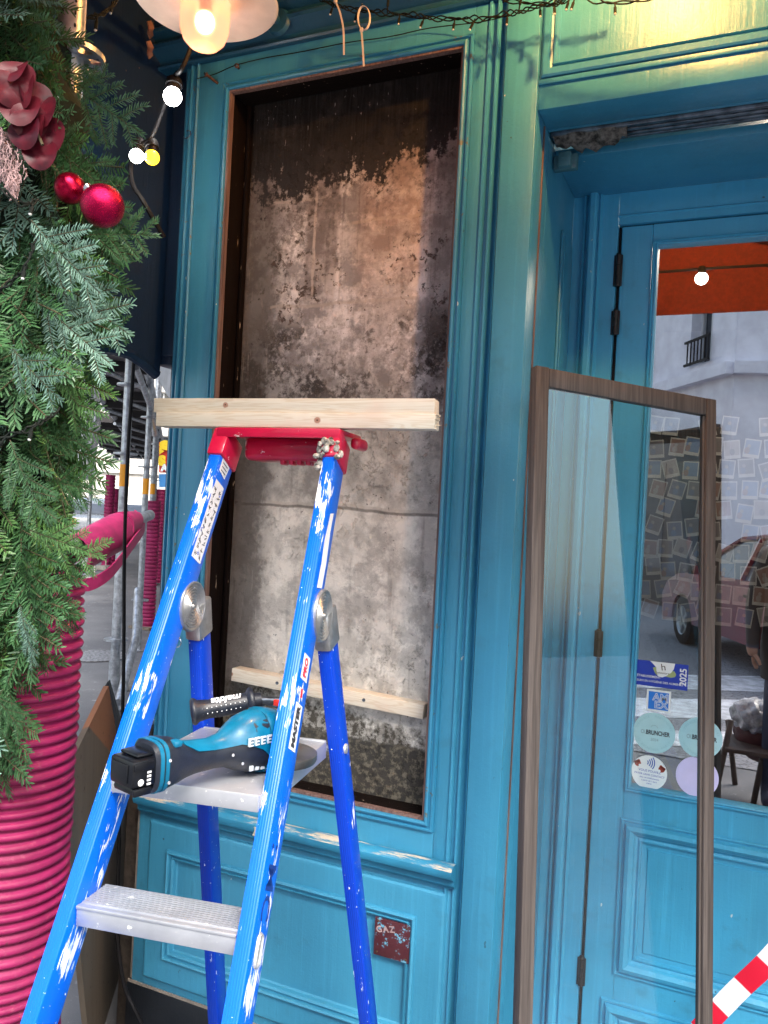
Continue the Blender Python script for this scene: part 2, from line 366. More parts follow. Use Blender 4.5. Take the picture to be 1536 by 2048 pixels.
# left end mouldings
b = B(); strip(b, [(-1.409, .02), (-1.4095, -.002), (-1.413, -.006), (-1.418, -.003), (-1.421, .006), (-1.428, .006), (-1.431, -.001), (-1.436, -.003), (-1.441, .0), (-1.444, .012), (-1.452, .014), (-1.456, .006), (-1.462, .01), (-1.468, .03), (-1.470, .16)], .737, 2.752)
b.build('corner_moulding', M_tealworn, shop)
b = B(); b.box((-1.50, .05, 1.2), (-1.472, .16, 2.80), bev=.006); b.box((-1.56, .052, 1.93), (-1.5005, .15, 2.80), bev=.004); b.box((-1.515, .028, 1.95), (-1.4725, .0495, 2.72), bev=.004)
b.build('old_end_board', M_navy, shop)
# cornice over the panel
def sweepx(b, prof, x0, x1, mi=0):
    for i in range(len(prof)-1):
        b.add([(x0, *prof[i]), (x1, *prof[i]), (x1, *prof[i+1]), (x0, *prof[i+1])], [(0, 1, 2, 3)], mi, True)
b = B(); sweepx(b, [(.02, 2.738), (-.012, 2.739), (-.016, 2.744), (-.013, 2.75), (-.006, 2.753), (-.008, 2.762), (-.03, 2.775), (-.042, 2.782), (-.045, 2.79), (-.040, 2.797), (-.030, 2.80), (-.028, 2.812), (-.05, 2.822), (-.052, 2.83), (-.046, 2.836), (-.035, 2.84)], -1.55, -.26)
b.add([(-.26, .02, 2.738), (-.26, -.012, 2.739), (-.26, -.045, 2.79), (-.26, -.052, 2.83), (-.26, .02, 2.84)], [(0, 1, 2, 3, 4)])
b.build('cornice', M_darkteal, shop)
b = B(); b.box((-1.56, -.034, 2.841), (1.5, .12, 3.45), bev=.003)
b.build('fascia_board', M_darkteal, shop)
# sill nosing and lower cabinet
b = B()
sec = [(0, .7355), (-.004, .741), (-.022, .7445), (-.036, .742), (-.043, .735), (-.044, .726), (-.039, .716), (-.028, .711), (-.022, .706), (-.021, .694), (-.014, .686), (-.006, .684), (.0, .684)]
sweepx(b, sec, -1.478, -.562); b.add([(-.562, *p) for p in sec], [list(range(len(sec)))]); b.add([(-1.478, *p) for p in sec], [list(range(len(sec)))[::-1]])
b.build('sill', M_worn, shop)
b = B()   # bracket remnant on the sill
c0 = V3((-1.075, -.046, .722)); b.prism([c0+V3((-.016, 0, -.012)), c0+V3((.016, 0, -.012)), c0+V3((.012, 0, .004)), c0+V3((.014, 0, .010)), c0+V3((-.013, 0, .010)), c0+V3((-.010, 0, .003))], (0, .006, 0)); b.sphere(c0+V3((0, -.001, -.003)), .004, 10, 1)
b.build('broken_bracket', [simple('chipped_plaster_white', (.5, .47, .4), .8), M_black], shop)
b = B()
CB = .205
# cabinet: outer carcass with raised field, moulding and inner field
b.box((-1.487, .001, CB), (-.562, .03, .6835), bev=.001)
b.ring(-1.445, -.585, .235, .667, [(0, .0012), (.001, -.006), (.006, -.0095), (.012, -.010)], fill=False)
b.ring(-1.433, -.597, .247, .655, [(0, -.0101), (.055, -.0101)])
b.ring(-1.378, -.652, .302, .600, [(0, -.0102), (.001, -.018), (.006, -.021), (.010, -.018), (.012, -.010), (.017, -.010), (.019, -.016), (.024, -.012), (.026, -.002), (.030, .0008)], fill=True)
cab = b.build('cabinet_panel', M_teal, shop)
b = B(); b.box((-1.50, -.004, .06), (-.562, .03, CB-.002), bev=.002); b.box((-1.50, -.004, 0), (-.562, .03, .058), bev=.002)
b.build('black_plinth', M_plinth, shop)
b = B(); b.box((-1.498, .006, CB+.004), (-1.4875, .05, .684), bev=.002); b.box((-1.497, -.0025, CB-.0015), (-.563, .0005, CB+.006))
b.build('mortar_line', simple('crumbling_mortar', (.25, .22, .19), .9, bump=.8), shop)
b = B(); b.box((-1.58, .05, 0), (-1.502, .16, .93), bev=.01)
b.build('side_masonry', simple('grimy_masonry', (.07, .055, .045), .9, var=.3, bump=.8), shop)
# lintel over the door with sunk panel
ZH = 2.47
b = B()
b.box((-.4655, 0, ZH), (1.45, .10, 2.538), bev=.002)
b.box((-.4655, .0, 2.5385), (-.460, .03, 2.84)); b.box((1.2, 0, 2.5385), (1.45, .03, 2.84))
b.ring(-.4595, 1.2, 2.5385, 2.8395, [(0, .000), (.0, -.009), (.004, -.012), (.016, -.013), (.018, -.006), (.024, -.004), (.026, -.010), (.031, -.010), (.034, -.001), (.036, .004)], fill=True)
b.build('lintel_panel', M_teal, shop)
b = B(); b.box((-.4655, -.006, 2.5245), (1.2, -.0005, 2.5365), bev=.002)
b.build('lintel_fillet', M_teal, shop)
# soffit, shutter track, deep ceiling
b = B(); b.box((-.4655, .1005, ZH), (1.45, .112, ZH+.09)); b.box((-.465, .19, 2.438), (1.45, .52, 2.46), bev=.002); b.box((-.4655, .113, 2.57), (1.45, .52, 2.60))
b.build('soffit', M_teal, shop)
M_zinc = simple('old_zinc_track', (.22, .25, .29), .38, metal=.9, var=.25, scale=30, bump=.3)
b = B()
for y in (.116, .136, .156, .172): b.box((-.462, y, 2.462), (1.45, y+.011, 2.492), bev=.003)
b.box((-.462, .114, 2.4925), (1.45, .188, 2.50))
b.build('shutter_track', M_zinc, shop)
b = B()
n_ = 16
top = [V3((-.455+.17*i/(n_-1), .116+.004*math.sin(i), 2.463)) for i in range(n_)]
bot = [V3((-.452+.165*i/(n_-1), .15+.014*math.sin(i*1.7)+.02*(math.sin(math.pi*i/(n_-1))), 2.452-.012*math.sin(math.pi*i/(n_-1))+.003*math.sin(i*2.3))) for i in range(n_)]
b.loft([top, [(p*.5+q*.5)-V3((0, 0, .006)) for p, q in zip(top, bot)], bot, [p+V3((0, .003, .001)) for p in bot]], closed=False, cap=False)
b.build('torn_sealing_strip', simple('torn_grey_membrane', (.12, .11, .10), .8, var=.6, scale=60, bump=.6), shop)
# door recess: reveal left
b = B()
strip(b, [(-.466, .0), (-.4655, .0)], 0, ZH)
b.box((-.472, .121, 0), (-.4652, .48, 2.60)); b.box((-.478, .055, 0), (-.4658, .1205, 2.47))
b.build('recess_side', M_teal, shop)
b = B(); b.box((-.4655, .062, 0), (-.4625, .068, 2.462)); b.build('shutter_groove_edge', M_pinkwood, shop)
b = B(); b.box((-.4651, .30, .02), (-.458, .318, 2.30), bev=.003); b.box((-.4651, .34, .02), (-.461, .44, 2.30), bev=.002)
b.build('side_batten', M_teal, shop)
b = B(); b.box((-.4625, .165, 2.40), (-.405, .185, 2.437), bev=.003); b.box((-.448, .15, 2.402), (-.418, .186, 2.4375), bev=.002); b.box((-.441, .1485, 2.412), (-.426, .1505, 2.415)); b.box((-.441, .1485, 2.422), (-.426, .1505, 2.425))
b.build('shutter_bracket', simple('painted_plastic_bracket', (.05, .16, .20), .5), shop)
# door casing (fixed)
b = B()
DY = .46
strip(b, [(-.465, DY-.012), (-.437, DY-.012), (-.435, DY-.022), (-.432, DY-.024), (-.429, DY-.020), (-.427, DY-.012), (-.424, DY-.012), (-.421, DY-.030), (-.415, DY-.036), (-.404, DY-.036), (-.398, DY-.030), (-.396, DY-.018), (-.393, DY-.018), (-.391, DY-.024), (-.388, DY-.018), (-.385, DY-.010), (-.343, DY-.010), (-.3425, DY+.02)], 0, 2.4385)
sweepx(b, [(DY+.02, 2.353), (DY-.010, 2.3535), (DY-.010, 2.372), (DY-.016, 2.376), (DY-.010, 2.38), (DY-.012, 2.44)], -.3425, 1.1)
b.build('door_casing', M_door, shop)
b = B(); b.box((-.3424, .468, 0), (-.3345, .50, 2.352)); b.box((-.3344, .468, 2.3503), (.62, .50, 2.3534)); b.build('door_gap_shade', M_black, shop)  # black strips stand in for the shade in the gaps round the door
# shop interior shell
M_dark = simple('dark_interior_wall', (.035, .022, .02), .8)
b = B()
X0, X1, Y0, Y1, Z1 = -.9, 2.4, .53, 4.2, 2.9
b.quad((X0, Y1, 0), (X1, Y1, 0), (X1, Y1, Z1), (X0, Y1, Z1)); b.quad((X0, Y0, 0), (X0, Y1, 0), (X0, Y1, Z1), (X0, Y0, Z1)); b.quad((X1, Y0, 0), (X1, Y1, 0), (X1, Y1, Z1), (X1, Y0, Z1)); b.quad((X0, Y0, Z1), (X1, Y0, Z1), (X1, Y1, Z1), (X0, Y1, Z1)); b.quad((X0, Y0, .004), (X1, Y0, .004), (X1, Y1, .004), (X0, Y1, .004))
b.build('interior_room', M_dark, shop)
b = B(); b.box((-1.47, .165, 0), (-.480, .3, 3.4)); b.box((.95, .0, 0), (1.45, .52, 2.4695)); b.box((-1.47, .301, 2.61), (1.45, .52, 3.4)); b.box((-.60, .301, 0), (-.4725, .52, 2.6))
b.build('wall_core', M_dark, shop)
# the door leaf
DL, DR, DT, DBt = -.334, .62, 2.350, .012
GL, GR, GB, GT = -.238, .52, .845, 2.292
b = B()
b.box((DL, DY, DBt), (GL-.014, DY+.045, DT), bev=.003); b.box((GR+.014, DY, DBt), (DR, DY+.045, DT), bev=.003)
b.box((GL-.0138, DY, GT+.014), (GR+.0138, DY+.045, DT), bev=.001)
b.box((GL-.0138, DY, .7535), (GR+.0138, DY+.045, GB-.014), bev=.001)
b.box((GL-.0138, DY, .2625), (GR+.0138, DY+.045, .3445)); b.box((GL-.0138, DY, DBt), (GR+.0138, DY+.045, .03))
b.ring(GL-.0138, GR+.0138, GB-.014, GT+.014, [(0, DY), (.001, DY-.006), (.004, DY-.0075), (.007, DY-.004), (.009, DY-.004), (.011, DY-.008), (.014, DY-.006), (.015, DY+.012), (.0155, DY+.03)])
pr = [(-.006, DY), (-.005, DY-.006), (-.001, DY-.007), (.002, DY-.003), (.006, DY-.003), (.010, DY-.014), (.020, DY-.017), (.030, DY-.010), (.034, DY-.002), (.040, DY+.001), (.045, DY-.003), (.049, DY-.003), (.051, DY+.005), (.065, DY+.006), (.067, DY+.003)]
b.ring(GL-.012, GR+.012, .3445, .7535, pr, fill=True)
b.ring(GL-.040, GR+.030, .03, .2625, pr[:12], fill=True)
door = b.build('door', M_door, shop, auto=20)
def glassmat(name, k0, tint=(.92, .95, .95), rough=.0):
    n = N(name); t = n.t; tr = t.nodes.new('ShaderNodeBsdfTransparent'); tr.inputs[0].default_value = (*tint, 1)
    gl = t.nodes.new('ShaderNodeBsdfGlossy'); gl.inputs['Roughness'].default_value = rough; gl.inputs[0].default_value = (1, 1, 1, 1)
    lw = t.nodes.new('ShaderNodeLayerWeight'); lw.inputs[0].default_value = .5
    fr = n.m('ADD', k0, n.m('MULTIPLY', n.m('POWER', lw.outputs['Facing'], 4), 1-k0))
    mx = t.nodes.new('ShaderNodeMixShader'); t.links.new(fr, mx.inputs[0]); t.links.new(tr.outputs[0], mx.inputs[1]); t.links.new(gl.outputs[0], mx.inputs[2])
    t.links.new(mx.outputs[0], n.out.inputs[0]); t.nodes.remove(n.p); return n.mat
M_glass = glassmat('door_glass', .46, tint=(.85, .88, .88))
M_pane = glassmat('thin_window_glass', .07, tint=(.90, .96, .97))
b = B(); b.quad((GL+.001, GLY, GB), (GR, GLY, GB), (GR, GLY, GT), (GL+.001, GLY, GT)); b.build('pane', M_glass, door)
def hinge(zc, h):
    b = B(); M = Matrix.Translation((-.3375, DY-.012, zc-h/2))
    pr_ = [(.0, 0), (.0075, .0), (.0085, .004), (.0075, .008)]
    for k in range(3): pr_ += [(.0075, h*(k+1)/3-.001), (.006, h*(k+1)/3), (.0075, h*(k+1)/3+.001)]
    pr_ += [(.006, h+.004), (0, h+.006)]
    b.lathe(pr_, M, 12, cap=False); b.box((-.349, DY-.013, zc-h/2), (-.326, DY-.0105, zc+h/2), bev=.001)
    b.build('hinge', simple('black_hinge_iron', (.010, .010, .012), .5, var=.2), door)
for zc, h in ((2.228, .085), (2.087, .065), (1.217, .07), (.327, .075)): hinge(zc, h)
b = B(); b.box((.57, DY-.045, 1.0), (.585, DY-.03, 1.15), bev=.005); b.box((.572, DY-.035, 1.0), (.583, DY+.0, 1.02), bev=.002); b.build('handle', M_zinc, door)

# navy side cheek of the neighbouring front and its valance
ck = thing('side_cheek', (-1.53, -.2, 2.0), 'dark navy painted side panel with flaked spots beside the round lamp', 'panel')
b = B()
yy = [.048-.05*i for i in range(17)]; bt = [1.90+.012*i+.02*math.sin(i*.9) for i in range(17)]
A = [V3((-1.535-.02*math.sin(i*.5), y, z)) for i, (y, z) in enumerate(zip(yy, bt))]; T = [V3((-1.535-.1*i/16, y, 3.4)) for i, y in enumerate(yy)]
b.loft([A, [p*.5+q*.5 for p, q in zip(A, T)], T, [p-V3((.03, 0, 0)) for p in T], [p-V3((.03, 0, 0)) for p in A], A], closed=False, cap=False)
b.tube([p-V3((.012, 0, 0)) for p in A], .016, 8)
b.build('cheek_board', M_navy, ck)
b = B()
for (x, y, hh) in ((298, 60, .05), (297, 100, .05)):
    p = onY(x, y, -.14); t_ = (-1.52-CAM.x)/(p-CAM).x; q = CAM+(p-CAM)*t_
    b.prism([q+V3((.006, a*.012*(1-.3*math.sin(7*s_)), s_*hh/2)) for a, s_ in ((0, 1), (1, .5), (.7, 0), (.9, -.4), (0, -1), (-.8, -.5), (-.6, .1), (-.9, .6))], (-.004, 0, 0))
b.build('flaked_spots', simple('bare_orange_undercoat', (.36, .17, .10), .8, var=.3), ck)

# ------------------------------------------------------------------ GAS PLATE
b = B(); gp = thing('gas_plaque', (-.709, -.012, .484), 'small dark red metal GAZ plate screwed to the lower teal panel', 'sign')
b.box((-.755, -.0165, .486), (-.664, -.0125, .576), bev=.0012)
n = N('worn_red_enamel'); f = n.noise(n.obj(), 45, 8, .7); sc = n.step(n.m('ADD', f, n.m('MULTIPLY', n.noise(n.obj(), 14, 2), .5)), .80, .86)
b.build('plate', n.set(Base_Color=n.mix(sc, n.mix(f, (.04, .010, .014), (.10, .022, .03)), (.12, .35, .50)), Roughness=.35), gp)
b = B(); Mt = Matrix.Translation((-.727, -.0168, .552)) @ Matrix.Rotation(rad(90), 4, 'X') @ Matrix.Rotation(rad(12), 4, 'Z')
textgeo('GAZ', .021, Mt, b, bold=.0004, space=1.25)
b.build('lettering', simple('pale_lettering', (.38, .27, .27), .6), gp)
M_rs = simple('rusty_screw', (.12, .07, .05), .5, metal=.6)
for x in (-.747, -.672):
    for z in (.494, .568): B().sphere((x, -.0168, z), .0032, 10, sc=(1, .5, 1)).build('screw', M_rs, gp)

# ------------------------------------------------------------------ STICKERS on the glass
def flat(col, r=.45, e=0): return simple('print_'+'_'.join(str(int(c*99)) for c in col), col, r, var=.03)
W_ = flat((.80, .84, .86)); DK = flat((.03, .03, .04)); NB = flat((.015, .045, .42)); LB = flat((.02, .20, .72)); OL = flat((.35, .42, .18)); RD = flat((.35, .06, .04)); PALE = flat((.42, .68, .74)); LIL = flat((.62, .58, .88)); GRY = flat((.26, .36, .40)); MB = flat((.02, .10, .45))
SY = GLY-.0012
def disc(b, cx, cz, r, mi, k=0, n=40, sx=1):
    b.add([(cx+sx*r*math.cos(2*math.pi*i/n), SY-k*.0004, cz+r*math.sin(2*math.pi*i/n)) for i in range(n)], [list(range(n))], mi)
def TM(x, z, k=1, ang=0): return Matrix.Translation((x, SY-k*.0004, z)) @ Matrix.Rotation(rad(90), 4, 'X') @ Matrix.Rotation(rad(ang), 4, 'Z')
def rect(b, x0, z0, x1, z1, mi, k=0): b.quad((x0, SY-k*.0004, z0), (x1, SY-k*.0004, z0), (x1, SY-k*.0004, z1), (x0, SY-k*.0004, z1), mi)
b = B(); rect(b, -.242, 1.116, -.108, 1.183, 0)
poly = [(-.204, 1.1832), (-.196, 1.176), (-.188, 1.168), (-.187, 1.155), (-.183, 1.146), (-.172, 1.143), (-.162, 1.148), (-.150, 1.158), (-.144, 1.168), (-.141, 1.1832)]
pl2 = [(-.197, 1.166), (-.190, 1.152), (-.183, 1.146), (-.170, 1.147), (-.150, 1.145), (-.140, 1.148), (-.137, 1.155), (-.142, 1.163), (-.152, 1.162), (-.160, 1.166), (-.180, 1.172)]
b.add([(x, SY-.0004, z) for x, z in pl2], [list(range(len(pl2)))], 3); b.add([(x, SY-.0008, z) for x, z in poly], [list(range(len(poly)))], 1)
textgeo('h', .026, TM(-.170, 1.170, 3, 10), b, 2, ext=0); textgeo('hyteesure', .0085, TM(-.171, 1.155, 3), b, 2, ext=0)
textgeo('ÉTABLISSEMENT', .0085, TM(-.2360, 1.1415, 1), b, 1, .00012, 0, 'LEFT'); textgeo('SUIVI EN HYGIÈNE DES ALIMENTS', .0078, TM(-.2360, 1.129, 1), b, 1, .00010, 0, 'LEFT')
textgeo('2025', .0235, TM(-.119, 1.150, 1, 90), b, 1, .0006, 0)
st1 = b.build('hygiene_sticker', [NB, W_, DK, OL]); tag(st1, 'blue rectangular hygiene sticker reading 2025 at left of the door glass', 'sticker')
b = B(); rect(b, -.2085, 1.051, -.1475, 1.108, 1); rect(b, -.2035, 1.056, -.1525, 1.103, 0, 1)
textgeo('AM', .026, TM(-.1730, 1.0885, 2), b, 1, .0010, 0, sx=1.05); textgeo('EX', .026, TM(-.1710, 1.0685, 2), b, 1, .0010, 0, sx=1.1)
textgeo('AM', .026, TM(-.1730, 1.0885, 3), b, 0, -.0004, 0, sx=1.05); textgeo('EX', .026, TM(-.1710, 1.0685, 3), b, 0, -.0004, 0, sx=1.1)
tag(b.build('card_sticker', [LB, W_]), 'small square blue AMEX sticker with white border on the door glass', 'sticker')
def brunch(cx, cz, lab):
    b = B(); disc(b, cx, cz, .0535, 0)
    textgeo('OU', .0155, TM(cx-.0255, cz, 1), b, 2, .0001, 0, sx=.7); textgeo('BRUNCHER', .0165, TM(cx+.0095, cz, 1), b, 1, .0005, 0, sx=.70)
    textgeo('2024', .010, TM(cx+.002, cz-.018, 1), b, 2, 0, 0)
    for i, ch in enumerate('COMMERCE  PARTENAIRE'):
        a = rad(165-i*7.8); textgeo(ch, .0085, TM(cx+.044*math.cos(a), cz+.044*math.sin(a), 1, math.degrees(a)-90), b, 3, 0, 0)
    for i, ch in enumerate('OU BRUNCHER PARIS'):
        a = rad(205+i*8); textgeo(ch, .0085, TM(cx+.044*math.cos(a), cz+.044*math.sin(a), 1, math.degrees(a)+90), b, 3, 0, 0)
    for k in range(9):
        a0 = math.pi*k/9; a1 = math.pi*(k+1)/9
        b.quad(*[(cx+r_*math.cos(a_), SY-.0006, cz+.014+r_*math.sin(a_)*.8) for r_, a_ in ((.008, a0), (.0088, a0), (.0088, a1), (.008, a1))], 2)
    tag(b.build('guide_sticker', [PALE, DK, GRY, flat((.34, .58, .64))]), lab, 'sticker', 'round brunch guide stickers on the door')
brunch(-.185, .993, 'round pale blue brunch sticker directly below the square AMEX sticker')
brunch(-.070, .998, 'round pale blue brunch sticker half hidden by the leaning frame stile')
b = B(); cx, cz = -.192, .886; disc(b, cx, cz, .0455, 0)
for k in range(4):
    r_ = .007+.0055*k
    for j in range(8):
        a0 = rad(-38+76*j/8); a1 = rad(-38+76*(j+1)/8); b.quad(*[(cx-.012+rr*math.cos(a), SY-.0005, cz+.0265+rr*math.sin(a)) for rr, a in ((r_, a0), (r_+.0026, a0), (r_+.0026, a1), (r_, a1))], 1)
for sx_, xx, zz in ((1, cx-.030, cz+.021), (-1, cx+.031, cz+.014)):
    disc(b, xx, zz, .0085, 2, 1, 12); disc(b, xx+.002*sx_, zz+.007, .004, 2, 1, 8); disc(b, xx+.006*sx_, zz-.005, .004, 0, 2, 8); disc(b, xx-.006*sx_, zz+.002, .004, 2, 1, 8)
for txt, dz, sz in (('VOUS POUVEZ', .004, .0085), ('PAYER SANS CONTACT', -.006, .0072), ('dans cet etablissement', -.0145, .0055), ('a partir de 1 euro', -.022, .0055), ('merci', -.029, .0055)):
    textgeo(txt, sz, TM(cx+.001, cz+dz, 1, -2), b, 1, .00005, 0)
tag(b.build('contactless_sticker', [W_, MB, RD]), 'round white contactless payment sticker in the lower left glass corner', 'sticker')
b = B(); disc(b, -.073, .896, .0525, 0); tag(b.build('blank_sticker', [LIL]), 'plain round lilac sticker behind the leaning frame stile', 'sticker')

# ------------------------------------------------------------------ LEANING GLAZED FRAME
TL = atd(1061, 735, 1.66); az = .853; w_ = .5000; lean = .091
# the two stiles solved from the photograph: corner, direction along the top and down the stile
a_ = V3((math.cos(az), math.sin(az), -.035)).normalized()
nn = V3((math.sin(az), -math.cos(az), 0)); dn = V3((0, 0, -1))*math.cos(lean)+nn*math.sin(lean); dn = (dn-a_*dn.dot(a_)).normalized()
Mf = frame(TL, a_, a_.cross(-dn), -dn)       # x along the top, z up the stile, y into the frame
LF = (TL.z-.006)/abs(dn.z)
lfr = thing('glazed_frame', (0, 0, 0), 'brown oak window casement leaning upright in the doorway with clear glass', 'window frame', M=Mf)
SW, TH = .032, .022; RH = .042
b = B(); b.box((0, 0, -LF), (SW, TH, 0), bev=.0022); b.box((.010, -.004, -LF), (.019, -.0005, -.001), bev=.0015); b.build('stile', M_frame, lfr, M=Mf)
b = B(); b.box((w_-SW*.92, 0, -LF), (w_, TH, -.0005), bev=.0022); b.box((w_-SW*.92-.006, .006, -LF+.05), (w_-SW*.92-.0005, .016, -RH), bev=.001); b.build('stile', M_frame, lfr, M=Mf)
b = B(); b.box((SW+.0005, .001, -RH*.95), (w_-SW*.92-.0005, TH-.001, -.001), bev=.002); b.build('rail', M_frame, lfr, M=Mf)
b = B(); b.box((SW+.0005, .001, -LF), (w_-SW*.92-.0005, TH-.001, -LF+.09), bev=.002); b.build('rail', M_frame, lfr, M=Mf)
b = B(); b.quad((SW-.001, .014, -LF+.088), (w_-SW*.92+.001, .014, -LF+.088), (w_-SW*.92+.001, .014, -RH*.95+.001), (SW-.001, .014, -RH*.95+.001)); b.build('glass_pane', M_pane, lfr, M=Mf)
M_chrome = simple('chrome', (.75, .76, .78), .18, metal=1, var=.05)
b = B(); lk = atd(1055, 1518, 1.6); li = Mf.inverted() @ lk
zz_ = -(TL-onY(1055, 1518, TL.y)).length*1.0
Ml = Matrix.Translation((.0155, -.0045, -.853)) @ Matrix.Rotation(rad(90), 4, 'X')
b.lathe([(0, -.001), (.0085, -.001), (.0085, .002), (.0065, .004), (.0062, .0032), (0, .003)], Ml, 24, cap=False); b.box((.0143, -.0092, -.857), (.0167, -.0073, -.849), 1)
b.build('lock', [M_chrome, M_black], lfr, M=Mf)

# ------------------------------------------------------------------ LADDER
pl = [1.6, 0.1595, 0.53, 0.2806, 0.0397, 1.3537, 0.2299, 0.931, 0.0544, 0.0918, 0.0145]
dep, psi, s1, s2, kk, hh, w0, zlow, kr, off, tilt = pl
LA = atd(564, 880, dep); la = V3((math.cos(psi)*math.cos(tilt), math.sin(psi)*math.cos(tilt), math.sin(tilt))); lb = V3((math.sin(psi), -math.cos(psi), 0))
ldn = lb.cross(la); ldn = ldn if ldn.z < 0 else -ldn; LH = LA.z
def fr_(side, z): return LA+la*side*(w0/2+kk*(LH-z))+lb*s1*(LH-z)+ldn*(LH-z)
def re_(side, z): return fr_(side, hh)-lb*off-lb*s2*(hh-z)+la*side*kr*(hh-z)+ldn*(hh-z)
def ladderblue(name, col, amount):
    n = N(name); P = n.obj(); X, Y, Z = n.xyz(P)
    grv = n.m('SINE', n.m('MULTIPLY', X, 1500)); s_ = n.noise(n.scl(P, (160, 160, 18)), 1, 6, .65); bl = n.noise(n.scl(P, (22, 22, 9)), 1, 4, .6)
    k = n.step(n.m('ADD', n.m('ADD', n.m('MULTIPLY', s_, .5), n.m('MULTIPLY', bl, .9)), n.m('MULTIPLY', grv, .018)), .893-amount*.10, .912-amount*.10)
    spk = n.step(n.noise(P, 190, 2, .5), .735, .75); dots = n.step(n.noise(n.scl(P, (1, 1, .8)), 75, 3, .5), .735, .745)
    k = n.m('MAXIMUM', k, n.m('MAXIMUM', n.m('MULTIPLY', spk, .9), dots))
    c = n.mix(n.noise(P, 9, 4), tuple(x*.75 for x in col), col)
    c = n.mix(n.m('MULTIPLY', n.step(n.noise(n.scl(P, (60, 60, 6), (2, 2, 2)), 1, 5, .7), .70, .74), .7), c, (.03, .04, .10))
    c = n.mix(k, c, n.mix(n.step(n.noise(n.scl(P, (90, 90, 30)), 1, 4, .6), .35, .55), (.30, .45, .72), (.85, .89, .93)))
    return n.set(Base_Color=c, Roughness=n.m('ADD', .30, n.m('MULTIPLY', k, .4)), Normal=n.bump(n.m('ADD', n.m('MULTIPLY', grv, .35), n.m('MULTIPLY', k, .6)), .5, .0012), Coat_Weight=.05, Specular_IOR_Level=.3)
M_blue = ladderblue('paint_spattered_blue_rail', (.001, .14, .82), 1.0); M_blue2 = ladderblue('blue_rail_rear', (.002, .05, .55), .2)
M_alu = simple('dull_aluminium', (.55, .57, .60), .42, metal=.55, var=.12, scale=35, bump=.15)
M_cast = simple('cast_aluminium', (.42, .43, .44), .38, metal=.8, var=.1, scale=60, bump=.3)
lad = thing('step_ladder', fr_(0, 0), 'paint spattered blue step ladder with red top tray in front of the panel', 'ladder')
def rail(p0, p1, wd, dp, mat):
    z = (p1-p0).normalized(); x = (la-z*la.dot(z)).normalized(); y = z.cross(x)
    M = frame(p0, x, y, z); L = (p1-p0).length; b = B(); b.box((-wd/2, -dp/2, 0), (wd/2, dp/2, L), bev=.0028)
    # shallow ribs along the narrow faces
    return b.build('rail', mat, lad, M=M), M, L
rails = {}
for s_ in (-1, 1):
    rails[s_] = rail(fr_(s_, 0.02), fr_(s_, LH-.012), .025, .062, M_blue)
    q0 = re_(s_, .02); q1 = re_(s_, hh-.02); rails[s_*2] = rail(q0, q1, .026, .046, M_blue2)
    for p, zz in ((fr_(s_, .0), 0), (re_(s_, .0), 0)): B().box(p+V3((-.02, -.035, 0)), p+V3((.02, .035, .035)), bev=.006).build('rubber_foot', M_black, lad)
# hinges: concentric pressed discs with a socket for the rear leg
for s_ in (-1, 1):
    c = fr_(s_, hh)-lb*.045; z = (la*s_ if s_ > 0 else la); out = .0135
    M = frame(c+la*out*(1 if True else -1), lb, la.cross(lb), la)
    b = B()
    prof = [(0, .004), (.004, .004), (.005, .001)]
    for k in range(6): prof += [(.008+.0055*k, .0008), (.010+.0055*k, .0028), (.0115+.0055*k, .0028), (.0125+.0055*k, .0008)]
    prof += [(.041, .002), (.044, .004), (.0465, .003), (.0475, -.004), (.045, -.007), (.0, -.007)]
    b.lathe(prof, M, 40, cap=False)
    b.lathe([(0, .0065), (.0035, .0065), (.0035, .003), (0, .003)], M, 12, cap=False)
    q = re_(s_, hh-.03); zt = (re_(s_, hh-.09)-re_(s_, hh)).normalized(); xx = (la-zt*la.dot(zt)).normalized(); M2 = frame(re_(s_, hh-.012), xx, zt.cross(xx), zt)
    b.box((-.0165, -.028, -.02), (.0165, .028, .055), bev=.006, M=M2)
    M3 = frame(c-la*.0135, lb, la.cross(lb), la); b.lathe([(0, .0), (.046, .0), (.0465, -.004), (.04, -.006), (0, -.006)], M3, 32, cap=False)
    b.build('hinge', M_cast, lad)
# red top tray
M_red = simple('red_plastic', (.62, .008, .06), .3, var=.15, scale=25, coat=.3)
def LP(x, y, z): return LA+la*x+lb*y+V3((0, 0, 1))*z      # local: x along rungs, y toward camera
ML = frame(LA, la, -lb, la.cross(-lb))                  # box axes x=la, y=away, z=up
b = B()
b.box((-.122, -.035, .008), (.133, .105, .020), bev=.005, M=ML)
b.box((-.122, -.040, .001), (.133, -.032, .020), bev=.003, M=ML)
for s_ in (-1, 1):
    p = fr_(s_, LH-.05); z = (fr_(s_, LH)-p).normalized(); x = (la-z*la.dot(z)).normalized(); M = frame(p, x, z.cross(x), z)
    b.box((-.0175, -.036, .0), (.0175, .037, .062), bev=.005, M=M)
b.box((-.088, .012, -.040), (.100, .090, .0075), bev=.012, M=ML, seg=3)
for k in range(4): b.box((-.012+.018*k, .02, -.048), (-.001+.018*k, .05, -.034), bev=.004, M=ML)
b.box((.1335, .02, -.014), (.153, .09, .010), bev=.009, M=ML, seg=3)
n = N('red_plastic_spattered'); P = n.obj(); k = n.step(n.noise(n.scl(P, (30, 30, 60)), 1, 6, .7), .64, .67)
b.build('top_tray', n.set(Base_Color=n.mix(k, n.mix(n.noise(P, 20, 3), (.40, .004, .035), (.68, .012, .07)), (.8, .66, .66)), Roughness=.3, Coat_Weight=.3), lad)
b = B(); p = fr_(1, LH-.03); 
for k in range(26): b.sphere(p+V3((rnd.uniform(-.02, .028), rnd.uniform(-.045, -.02), rnd.uniform(-.03, .03))), rnd.uniform(.004, .009), 8, sc=(1, .6, rnd.uniform(.6, 1.5)))
